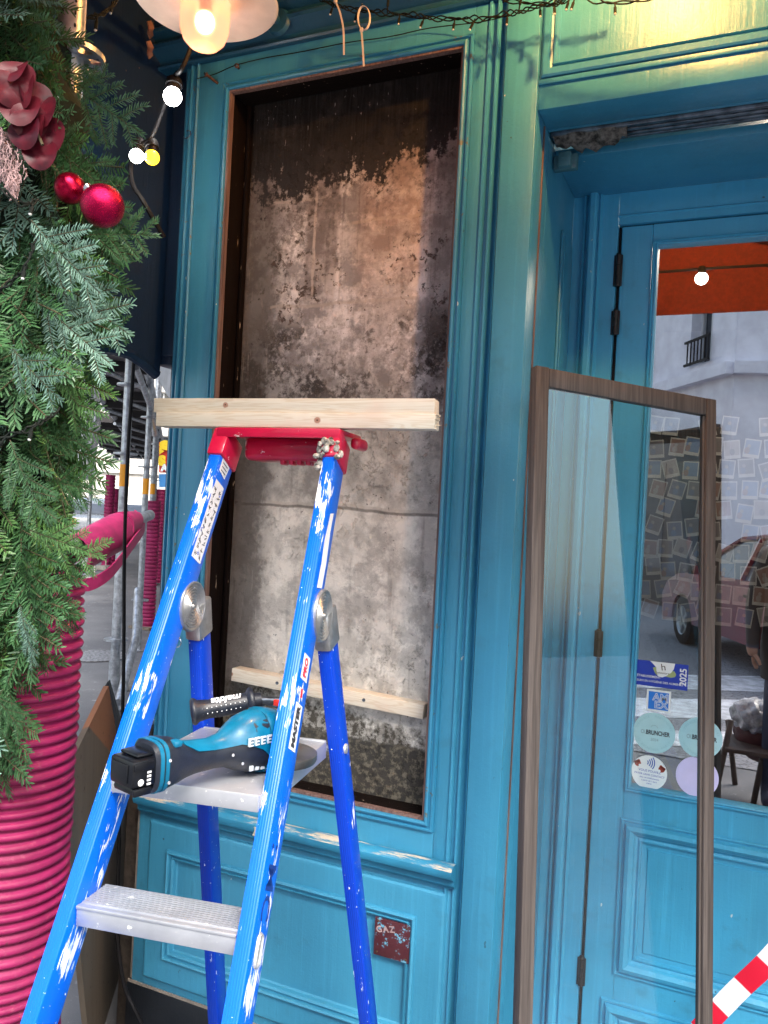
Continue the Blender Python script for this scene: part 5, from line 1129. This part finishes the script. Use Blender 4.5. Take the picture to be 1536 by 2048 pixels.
# wrapped rail: grey tube with curled magenta foam sheet
wr = thing('padded_rail', tuple(atd(220, 1100, 4.6)), 'horizontal grey tube wrapped in curling magenta foam across the pavement', 'padded rail')
b = B(); r0_, r1_ = atd(120, 1100, 4.2), atd(300, 1030, 5.6); b.tube([r0_, r1_], .036, 16); b.build('tube', M_galv, wr)
M_foam = simple('magenta_foam', (.42, .02, .12), .55, var=.15, scale=10)
b = B(); ax = (r1_-r0_).normalized(); u_ = (V3((0, 0, 1))-ax*ax.z).normalized(); v_ = ax.cross(u_)
def curl(s0, s1, R0, R1, a0, a1, cz0, cz1):
    rows = []
    for i in range(9):
        t = i/8; c = r0_.lerp(r1_, s0+(s1-s0)*t)+V3((0, 0, cz0+(cz1-cz0)*t)); R_ = R0+(R1-R0)*t; o_ = [c+(u_*math.cos(a)+v_*math.sin(a))*R_*(1+.05*math.sin(3*a)) for a in [rad(a0+(a1-a0)*j/22) for j in range(23)]]; i_ = [c+(u_*math.cos(a)+v_*math.sin(a))*(R_*(1+.05*math.sin(3*a))-.018) for a in [rad(a0+(a1-a0)*j/22) for j in range(22, -1, -1)]]
        rows.append(o_+i_)
    b.loft(rows)
curl(.12, .55, .105, .115, -150, 165, -.05, -.02); curl(.60, .78, .095, .065, -110, 150, .0, .0)
b.build('foam_wrap', M_foam, wr)
b = B(); stp = bez([atd(150, 1165, 4.3), atd(180, 1168, 4.35), atd(222, 1142, 4.5), atd(262, 1090, 4.9), atd(288, 1050, 5.5), atd(268, 1030, 5.5)], 8)
b.loft([[p+V3((0, 0, .035)), p+V3((.01, 0, .035)), p+V3((.01, 0, -.035)), p+V3((0, 0, -.035))] for p in stp]); b.build('loose_strap', M_foam, wr)
# plastic sheet hanging
b = B(); rws = []
for i in range(14):
    t = i/13; row = []
    for j in range(18):
        s_ = j/17; p = atd(158+38*s_+6*math.sin(t*5), 770+190*t, 7.0+.12*math.sin(s_*14+t*4)); row.append(p)
    rws.append(row)
b.loft(rws, closed=False, cap=False); n = N('milky_plastic_sheet'); tag(b.build('plastic_sheet', n.set(Base_Color=(.75, .75, .78), Roughness=.35, Transmission_Weight=.35)), 'crumpled milky plastic sheet hanging from the scaffold deck', 'plastic sheet')
b = B(); p = [atd(322, 700, 2.6), atd(345, 690, 2.45), atd(343, 800, 2.45), atd(334, 790, 2.5), atd(300, 730, 2.7)]; b.prism(p, V3((.004, .004, 0))); tag(b.build('tarpaulin_flap', simple('grey_white_tarpaulin', (.45, .46, .50), .6)), 'small pale tarpaulin flap hanging under the navy side panel', 'tarpaulin')
# road, kerb
b = B(); Ms = frame(C0, ndir, sdir, V3((0, 0, 1))); b.box((-1.95, 3, 0), (-1.80, 60, .005), M=Ms); tag(b.build('kerb', simple('granite_kerb', (.30, .30, .31), .7), loc=(0, 0, 0)), kind='structure')
b = B(); p = onZ(190, 1312, .0); b.lathe([(0, .002), (.30, .002), (.30, .006), (.27, .006), (.27, .004), (0, .004)], Matrix.Translation(p), 40, cap=False); tag(b.build('manhole_cover', simple('worn_iron_cover', (.28, .28, .30), .5, metal=.3, var=.4, scale=40)), 'round iron manhole cover in the pavement', 'manhole cover')

cw = thing('added_corner_wall', tuple(SP(.3, 20)), 'plain unseen side wall of the corner building, added to shade the street', 'building')  # unseen wall mass, added to block light from the street side
B().box((.06, 2.7, 0), (.5, 46, 9), M=frame(C0, ndir, sdir, V3((0, 0, 1)))).build('wall', simple('added_wall_grey_render', (.3, .3, .3), .85), cw)
# ------------------------------------------------------------------ FAR BUILDINGS down the street
M_stone = simple('pale_limestone', (.62, .60, .56), .85, var=.06, scale=3); M_win = simple('dark_window_glass', (.05, .06, .08), .15, var=.2, scale=2)
M_slate = simple('slate_zinc_roof', (.22, .25, .29), .5)
def building(name, M, W, H, D, nx, nz, lab, z0=3.2, roof=True, wmat_=None, wall=None, ww=.9, wh=1.7, low=0, gh=.9):
    """facade lies in local XZ plane at y=0, windows recessed, looking toward -y"""
    t = thing(name, (0, 0, 0), lab, 'building', M=M); b = B(); fx = W/nx; fz = (H-z0)/nz
    xs = [0]; 
    for i in range(nx): c = fx*(i+.5); xs += [c-ww/2, c+ww/2]
    xs.append(W); zs = [0]
    for k in range(nz): c = (z0+low+wh/2+fz*k) if low else z0+fz*(k+.5); zs += [c-wh/2, c+wh/2]
    zs.append(H); R_ = .22
    for i in range(len(xs)-1):
        for k in range(len(zs)-1):
            if i % 2 == 1 and k % 2 == 1:
                x0, x1, a, c = xs[i], xs[i+1], zs[k], zs[k+1]
                for q in (((x0, 0, a), (x0, R_, a), (x0, R_, c), (x0, 0, c)), ((x1, 0, a), (x1, R_, a), (x1, R_, c), (x1, 0, c)), ((x0, 0, a), (x1, 0, a), (x1, R_, a), (x0, R_, a)), ((x0, 0, c), (x1, 0, c), (x1, R_, c), (x0, R_, c))): b.add(q, [(0, 1, 2, 3)])
            else: b.add([(xs[i], 0, zs[k]), (xs[i+1], 0, zs[k]), (xs[i+1], 0, zs[k+1]), (xs[i], 0, zs[k+1])], [(0, 1, 2, 3)])
    b.add([(0, 0, 0), (0, D, 0), (0, D, H), (0, 0, H)], [(0, 1, 2, 3)]); b.add([(W, 0, 0), (W, D, 0), (W, D, H), (W, 0, H)], [(0, 1, 2, 3)]); b.add([(0, D, 0), (W, D, 0), (W, D, H), (0, D, H)], [(0, 1, 2, 3)]); b.add([(0, 0, H), (W, 0, H), (W, D, H), (0, D, H)], [(0, 1, 2, 3)])
    b.box((-.05, -.18, z0-.25), (W+.05, -.001, z0-.05)); b.box((-.05, -.25, H-.3), (W+.05, -.001, H))
    b.build('wall', wall or M_stone, t, M=M)
    for i in range(nx):
        for k in range(nz):
            x0, x1, a, c = xs[2*i+1], xs[2*i+2], zs[2*k+1], zs[2*k+2]; b = B(); b.quad((x0, R_+.05, a), (x1, R_+.05, a), (x1, R_+.05, c), (x0, R_+.05, c), 1)
            b.box((x0, R_-.02, a), (x0+.06, R_+.04, c)); b.box((x1-.06, R_-.02, a), (x1, R_+.04, c)); b.box(((x0+x1)/2-.03, R_-.02, a), ((x0+x1)/2+.03, R_+.04, c)); b.box((x0+.061, R_-.02, c-.06), ((x0+x1)/2-.031, R_+.04, c)); b.box(((x0+x1)/2+.031, R_-.02, c-.06), (x1-.061, R_+.04, c))
            b.build('window', [flat((.55, .56, .58)), M_win], t, M=M)
            b = B(); b.box((x0-.05, -.10, a+.0), (x1+.05, -.06, a+.04)); b.box((x0-.05, -.10, a+gh), (x1+.05, -.06, a+gh+.04)); q = x0-.03
            while q < x1+.04: b.box((q, -.09, a+.041), (q+.02, -.07, a+gh-.001)); q += .12
            b.build('window_rail', M_black, t, M=M)
    if roof: b = B(); b.prism([(0, .0, H), (0, 1.6, H+2.6), (0, D-1.6, H+2.6), (0, D, H)], (W, 0, 0)); b.build('roof', M_slate, t, M=M)
    return t
# across the end of the street, and along its left side
building('street_end_building', frame(SP(-7, 52), ndir, sdir, V3((0, 0, 1))), 22, 14, 9, 9, 4, 'pale building closing the far end of the street')
building('street_side_building', frame(SP(-9, 14), sdir, -ndir, V3((0, 0, 1))) @ Matrix.Identity(4), 34, 12, 8, 14, 3, 'long pale building on the far side of the street at left')

# cars parked down the street
def car(M, lab, col, name='parked_car', group='cars parked or waiting on the street'):
    t = thing(name, (0, 0, 0), lab, 'car', group, M=M)
    # local: x forward, y left, z up; length 4.0
    pf = [(-2.0, .35), (-2.02, .62), (-1.95, .86), (-1.78, .98), (-1.5, 1.32), (-1.15, 1.44), (-.5, 1.49), (.1, 1.44), (.55, 1.22), (.95, .98), (1.5, .90), (1.85, .78), (2.0, .60), (2.0, .32)]
    def half(z): return .84 if z < .95 else .84-.22*(z-.95)/.55
    bot = [(-1.95, .22), (1.95, .22)]
    def arch(cx): return [(cx+.36*math.cos(a), .30+.36*math.sin(a)) for a in [rad(180-18*i) for i in range(11)]]
    outline = pf[::-1]
    b = B(); side = [(2.0, .32), (2.0, .60), (1.85, .78), (1.5, .90), (.95, .96), (-1.70, .99), (-1.95, .86), (-2.02, .62), (-2.0, .35)]
    low = [(-1.95, .22)]+[(x, z) for x, z in arch(-1.28)]+[(x, z) for x, z in arch(1.25)]+[(1.95, .22)]
    poly = side+low
    for s_ in (-1, 1): b.add([(x, s_*(.84+.03*math.sin(max(0, min(1, z))*math.pi)), z) for x, z in poly], [list(range(len(poly)))])
    n_ = len(side); up_ = side
    for i in range(len(poly)):
        (x0, z0), (x1, z1) = poly[i], poly[(i+1) % len(poly)]; f = lambda z: .84+.03*math.sin(max(0, min(1, z))*math.pi)
        b.add([(x0, -f(z0), z0), (x1, -f(z1), z1), (x1, f(z1), z1), (x0, f(z0), z0)], [(0, 1, 2, 3)], 0, True)
    b.build('body', col, t, M=M, auto=40)
    cab_ = [(.98, .965), (.52, 1.24), (.1, 1.42), (-.5, 1.47), (-1.15, 1.43), (-1.5, 1.28), (-1.74, .985)]
    b = B(); L_ = [[V3((x, s_*(.80-.20*(z-.95)/.5), z)) for x, z in cab_] for s_ in (-1, 1)]
    for s_ in (0, 1): b.add(L_[s_], [list(range(len(cab_)))], 1)
    for i in range(len(cab_)-1): b.add([L_[0][i], L_[0][i+1], L_[1][i+1], L_[1][i]], [(0, 1, 2, 3)], 1 if i in (0, 5) else 0, True)
    for s_ in (-1, 1):
        e = [V3((x, s_*(.812-.20*(z-.95)/.5), z)) for x, z in cab_]; b.tube(e, .028, 6); b.tube([V3((-.35, s_*.80, .97)), V3((-.40, s_*.62, 1.44))], .035, 6)
    b.build('cabin', [col, M_win], t, M=M)
    for x in (-1.28, 1.25):
        for s_ in (-1, 1):
            Mw = M @ Matrix.Translation((x, s_*.76, .31)) @ Matrix.Rotation(rad(90)*-s_, 4, 'X'); b = B(); b.lathe([(.19, .10), (.27, .11), (.31, .09), (.31, -.09), (.19, -.10)], Mw, 28, cap=False)
            w1 = b.build('tyre', M_black, t)
            b = B(); b.lathe([(0, .06), (.05, .075), (.06, .05), (.17, .07), (.19, .10), (.19, .0), (0, .0)], Mw, 28, cap=False)
            for k in range(5): b.box((.04, -.025, .05), (.18, .025, .09), bev=.004, M=Mw @ Matrix.Rotation(2*math.pi*k/5, 4, 'Z'))
            b.build('rim', M_cast, w1)
    for s_ in (-1, 1):
        b = B(); b.box((1.84, s_*.55-.18, .62), (1.99, s_*.55+.18, .74), bev=.03); b.build('headlight', M_chrome, t, M=M)
        b = B(); b.box((-2.03, s_*.62-.12, .66), (-1.93, s_*.62+.12, .84), bev=.02); b.build('tail_light', flat((.5, .01, .01)), t, M=M)
        b = B(); b.box((.15, s_*.86-.012, .78), (.33, s_*.86+.012, .81), bev=.004); b.box((-.72, s_*.86-.012, .80), (-.54, s_*.86+.012, .83), bev=.004); b.box((.62, s_*.93-.08, .95), (.74, s_*.93+.08, 1.06), bev=.02); b.build('door_handle', M_black, t, M=M)
    return t
Mr = simple('red_car_paint', (.15, .002, .016), .22, var=.06, scale=2, coat=.8); Mw_ = simple('white_car_paint', (.65, .66, .68), .25, var=.05, coat=.6); Mg_ = simple('grey_car_paint', (.16, .18, .21), .25, var=.05, coat=.6)
def carM(p, d): d = d.normalized(); return frame(p, d, V3((-d.y, d.x, 0)), V3((0, 0, 1)))
for k, (l_, d_, m_, lab) in enumerate(((-3.4, 20, Mw_, 'white car parked nearest beyond the left scaffold standards'), (-2.2, 27, Mg_, 'grey car waiting farther down the street'), (-1.4, 33, Mw_, 'white car small and far down the street'), (-4.2, 31, Mg_, 'far grey car at the left side of the street'))): car(carM(SP(l_, d_), sdir*(1 if k % 2 else -1)), lab, m_)
# shop sign down the street
sg = thing('shop_sign', tuple(SP(-.10, 9.2, 1.5)), 'red and yellow hanging sign with a big S over a blue strip', 'sign')
def sq(x0, y0, x1, y1, dp, mi, b, k=0): b.add([atd(x0, y0, dp-k), atd(x1, y0, dp-k), atd(x1, y1, dp-k), atd(x0, y1, dp-k)], [(0, 1, 2, 3)], mi)
b = B(); q = [atd(318, 884, 9), atd(352, 884, 9), atd(352, 945, 9), atd(318, 945, 9)]; b.prism(q, _d*.06, 0); q = [atd(318, 948, 9), atd(352, 948, 9), atd(352, 974, 9), atd(318, 974, 9)]; b.prism(q, _d*.06, 1)
b.tube([atd(352, 900, 9.03), atd(420, 900, 9.6)], .02, 8, 3)
textgeo('S', .20, frame(atd(329, 898, 8.97), _R, _U, -_d), b, 2, .02, .002); textgeo('S', .13, frame(atd(324, 922, 8.97), _R, _U, -_d), b, 2, .015, .002); textgeo('AR', .1, frame(atd(334, 936, 8.97), _R, _U, -_d), b, 4, .008, .002)
b.build('panel', [flat((.65, .04, .02)), flat((.05, .25, .60)), flat((.85, .62, .02)), M_zinc, W_], sg)
b = B(); b.quad(SP(-2.4, 4.5, .003), SP(-9, 4.5, .003), SP(-9, 60, .003), SP(-2.4, 60, .003)); tag(b.build('road', simple('asphalt_road', (.12, .12, .125), .7, var=.2, scale=1, bump=.3), loc=(0, 0, 0)), kind='structure')

# ------------------------------------------------------------------ WHAT THE DOOR GLASS MIRRORS (behind the camera)
def M2(p, x): x = x.normalized(); return frame(p, x, V3((-x.y, x.x, 0)), V3((0, 0, 1)))
cor = refl(1455, 1000, 13.5); cor.z = 0; le_ = refl(1285, 1000, 16.6); le_.z = 0; ri = refl(1640, 1000, 13.2); ri.z = 0
d1 = (cor-le_).normalized(); d2 = (ri-cor).normalized()
# face 1: runs from far left (le_) to corner; its visible side looks toward the shop (+Y)
def facadeM(p0, p1):      # local x from p0 to p1, local -y toward +Y world
    x = (p1-p0).normalized(); y = V3((-x.y, x.x, 0)); 
    if y.y > 0: p0, p1 = p1, p0; x = -x; y = V3((-x.y, x.x, 0))
    return frame(p0, x, y, V3((0, 0, 1))), (p1-p0).length
M_render = simple('pale_lilac_render', (.80, .79, .86), .85, var=.08, scale=2)
M1, L1 = facadeM(cor, cor-d1*9); MH1, LH1 = M1, L1; building('mirrored_house', M1, L1, 12, 6, 4, 3, 'pale rendered house across the street mirrored in the door glass', z0=4.35, wall=M_render, ww=.75, wh=1.15, low=.12, gh=.42)
M1, L1 = facadeM(cor+d2*.02, cor+d2*12); building('mirrored_house', M1, L1, 12, 5, 5, 3, 'second pale house front with a red shop awning mirrored in the glass', z0=4.35, wall=M_render, ww=.75, wh=1.15, low=.12, gh=.42)
gf = thing('mirrored_shop_windows', (0, 0, 0), 'dark brown shop windows at street level mirrored in the glass', 'shop window', M=MH1); b = B(); b.box((.3, -.14, .0), (LH1-.05, -.02, 3.3), bev=.01); q = .6
while q < LH1-1.4: b.box((q, -.16, .7), (q+1.0, -.1405, 2.7), 1); q += 1.3
b.build('front', [simple('dark_brown_joinery', (.06, .04, .035), .5), M_win], gf, M=MH1)
aw2 = thing('shop_awning', (0, 0, 0), 'dull red awning over the dark shop window across the street', 'awning', M=M1); b = B(); b.prism([(.8, -.02, 3.2), (.8, -1.0, 2.6), (.8, -1.0, 2.35), (.8, -.02, 3.1)], (6, 0, 0)); b.box((.9, -.10, .4), (6.5, -.02, 2.6), 1); b.box((.8, -.16, .0), (6.6, -.105, .5), 0)
b.build('canopy', [simple('dull_red_awning', (.22, .03, .03), .8), M_win], aw2, M=M1)
p = refl(1362, 1288, 10.6); p.z = 0; q = refl(1500, 1330, 8.6); q.z = 0; dcar = (p-q).normalized()
car(carM(p-dcar*1.25+V3((_r.x, -_r.y, 0))*.85, dcar), 'dark red car passing across the street mirrored in the door glass', Mr, name='passing_car')
n = N('small_cobbles'); P = n.pos(); v = n.voro(n.scl(P, (1, 1, 1)), 15, 'DISTANCE_TO_EDGE'); c = n.mix(n.step(v, .0, .08), (.07, .07, .08), (.22, .22, .24)); M_cob = n.set(Base_Color=c, Roughness=.7, Normal=n.bump(v, .6, .02))
b = B(); b.quad((-14, -14, .002), (14, -14, .002), (14, -3.0, .002), (-14, -3.0, .002)); tag(b.build('street', M_cob, loc=(0, 0, 0)), kind='structure')
b = B()
for y0, y1 in ((1350, 1378), (1398, 1436), (1462, 1492)):
    pts = [refl(1240, y0-6, 1), refl(1640, y0+10, 1), refl(1640, y1+14, 1), refl(1240, y1-8, 1)]
    def g0(x, y): v = onZ(x, y, .006); return V3((v.x, 2*GLY-v.y, .006))
    b.add([g0(1200, y0-4), g0(1700, y0+6), g0(1700, y1+12), g0(1200, y1-6)], [(0, 1, 2, 3)])
tag(b.build('zebra_crossing', simple('worn_white_road_paint', (.62, .62, .65), .7, var=.2, scale=8), loc=(0, 0, 0)), kind='structure')
# folding chair with a wrapped bag, behind the camera
M_oldwood = simple('dark_old_wood', (.07, .045, .035), .6, var=.2)
fch = thing('folding_chair', tuple(refl(1470, 1600, 4.6)), 'dark wooden folding chair legs mirrored low at the right of the glass', 'chair')
for a1, a2 in (((1462, 1440), (1418, 1650)), ((1540, 1440), (1496, 1662))):
    p, q = refl(*a1, 4.55), refl(*a2, 4.55); q = p+(q-p)*(p.z/(p.z-q.z)); B().tube([p, q], .016, 8).build('leg', M_oldwood, fch)
    p, q = refl(a1[0]-6, a1[1], 4.9), refl(a2[0]+60, a2[1]-10, 4.9); q = p+(q-p)*(p.z/(p.z-q.z)); B().tube([p, q], .016, 8).build('leg', M_oldwood, fch)
p, q = refl(1450, 1500, 4.5), refl(1580, 1520, 4.5); b = B(); b.box(V3((min(p.x, q.x), p.y-.36, p.z-.012)), V3((max(p.x, q.x), p.y, p.z+.012)), bev=.004); b.build('seat', M_oldwood, fch)
def lumpy(c, r_, seed, sc, cr):
    bm = bmesh.new(); bmesh.ops.create_icosphere(bm, subdivisions=4, radius=r_); rg_ = random.Random(seed); dirs = [(V3((rg_.gauss(0, 1), rg_.gauss(0, 1), rg_.gauss(0, 1))), rg_.uniform(4, 15), rg_.uniform(0, 6)) for _ in range(16)]
    for v in bm.verts: k = sum(abs(math.sin(v.co.dot(d)*f/r_*.25+p_)) for d, f, p_ in dirs)/16; v.co *= 1+cr*(k-.6)
    b = B(); b.frombm(bm, 0, True, Matrix.Translation(c) @ Matrix.Diagonal((*sc, 1))); return b
sc_ = refl(1520, 1470, 4.7); tag(lumpy(sc_, .16, 3, (.9, .8, .9), .5).build('shopping_bag', simple('dark_red_bag', (.06, .008, .014), .6)), 'dark red bag on the folding chair mirrored at the right edge', 'bag')
tag(lumpy(sc_+V3((-.02, .04, .10)), .14, 5, (1, .9, .75), 1.1).build('plastic_wrap', simple('clear_grey_plastic', (.48, .49, .53), .25, var=.3)), 'crumpled pale plastic draped over the dark red bag', 'plastic sheet')
# photographer standing behind the camera, mirrored at the right edge of the glass
def person(loc, lab):
    t = thing('person', loc, lab, 'person'); L0 = V3(loc)
    J = [(0, 0, .95), (0, 0, 1.15), (0, 0, 1.38), (0, .01, 1.48), (0, .04, 1.56), (0, .05, 1.66), (0, .04, 1.74), (-.09, 0, .90), (-.11, .01, .50), (-.12, -.03, .09), (-.12, .10, .03), (.09, 0, .90), (.12, .01, .50), (.13, -.03, .09), (.13, .10, .03), (-.18, 0, 1.40), (-.24, -.02, 1.12), (-.24, .10, .90), (-.235, .12, .84), (.18, 0, 1.40), (.20, -.08, 1.15), (.07, .10, 1.26), (.03, .14, 1.32)]
    E_ = [(0, 1), (1, 2), (2, 3), (3, 4), (4, 5), (5, 6), (0, 7), (7, 8), (8, 9), (9, 10), (0, 11), (11, 12), (12, 13), (13, 14), (2, 15), (15, 16), (16, 17), (17, 18), (2, 19), (19, 20), (20, 21), (21, 22)]
    Rr = [.15, .15, .17, .065, .07, .095, .07, .10, .075, .05, .045, .10, .075, .05, .045, .085, .062, .042, .035, .085, .062, .042, .035]
    me = bpy.data.meshes.new('body'); me.from_pydata([tuple(p) for p in J], E_, []); o = bpy.data.objects.new('body', me); reg(o, Matrix.Translation(L0), t)
    sk = o.modifiers.new('skin', 'SKIN'); 
    for i, r_ in enumerate(Rr): me.skin_vertices[0].data[i].radius = (r_, r_*.85)
    me.skin_vertices[0].data[0].use_root = True
    sk.use_smooth_shade = True; ss = o.modifiers.new('sub', 'SUBSURF'); ss.levels = 2; ss.render_levels = 2
    n = N('skin_and_dark_clothes'); X, Y, Z = n.xyz(n.obj()); cl = n.mix(n.step(Z, .90, .92), (.03, .04, .08), (.02, .018, .02)); hd_ = n.step(Z, 1.49, 1.51); arm = n.m('MULTIPLY', n.step(n.m('ABSOLUTE', X), .21, .215), n.m('MULTIPLY', n.step(n.m('SUBTRACT', 0, Z), -.90, -.885), n.step(Y, .06, .07)))
    me.materials.append(n.set(Base_Color=n.mix(n.m('MAXIMUM', hd_, arm), cl, (.42, .25, .18)), Roughness=.7))
    b = B(); b.sphere(L0+V3((0, .03, 1.70)), .105, 20, sc=(.95, 1, .95)); b.sphere(L0+V3((0, -.0, 1.66)), .10, 16); b.build('hair', simple('brown_hair', (.05, .03, .02), .6), t)
    b = B(); b.lathe([(.19, .72), (.20, .9), (.185, 1.1), (.205, 1.30), (.17, 1.42), (.08, 1.48)], Matrix.Translation(L0), 28, cap=False); b.build('coat', simple('dark_coat_cloth', (.016, .015, .018), .85), t)
    b = B()
    for sx_, base in ((-1, V3((-.235, .125, .84))),):
        for k, (dx, ln) in enumerate(((-.025, .055), (-.009, .065), (.008, .062), (.024, .05))):
            p0_ = L0+base+V3((0, dx, 0)); b.tube([p0_, p0_+V3((.006, .004, -ln*.5)), p0_+V3((.018, .006, -ln*.85)), p0_+V3((.028, .004, -ln*.8))], [.009, .0085, .008, .006], 8)
        p0_ = L0+base+V3((.01, .03, .02)); b.tube([p0_, p0_+V3((.018, .018, -.025)), p0_+V3((.028, .018, -.05))], [.011, .01, .007], 8)
    b.build('fingers', simple('hand_skin', (.42, .25, .18), .6), t)
    return t
person((.33, -2.30, 0), 'person in a dark coat standing behind the camera mirrored at the glass edge')
# sandwich board mirrored lower right
sbp = V3((.14, -1.30, 0))
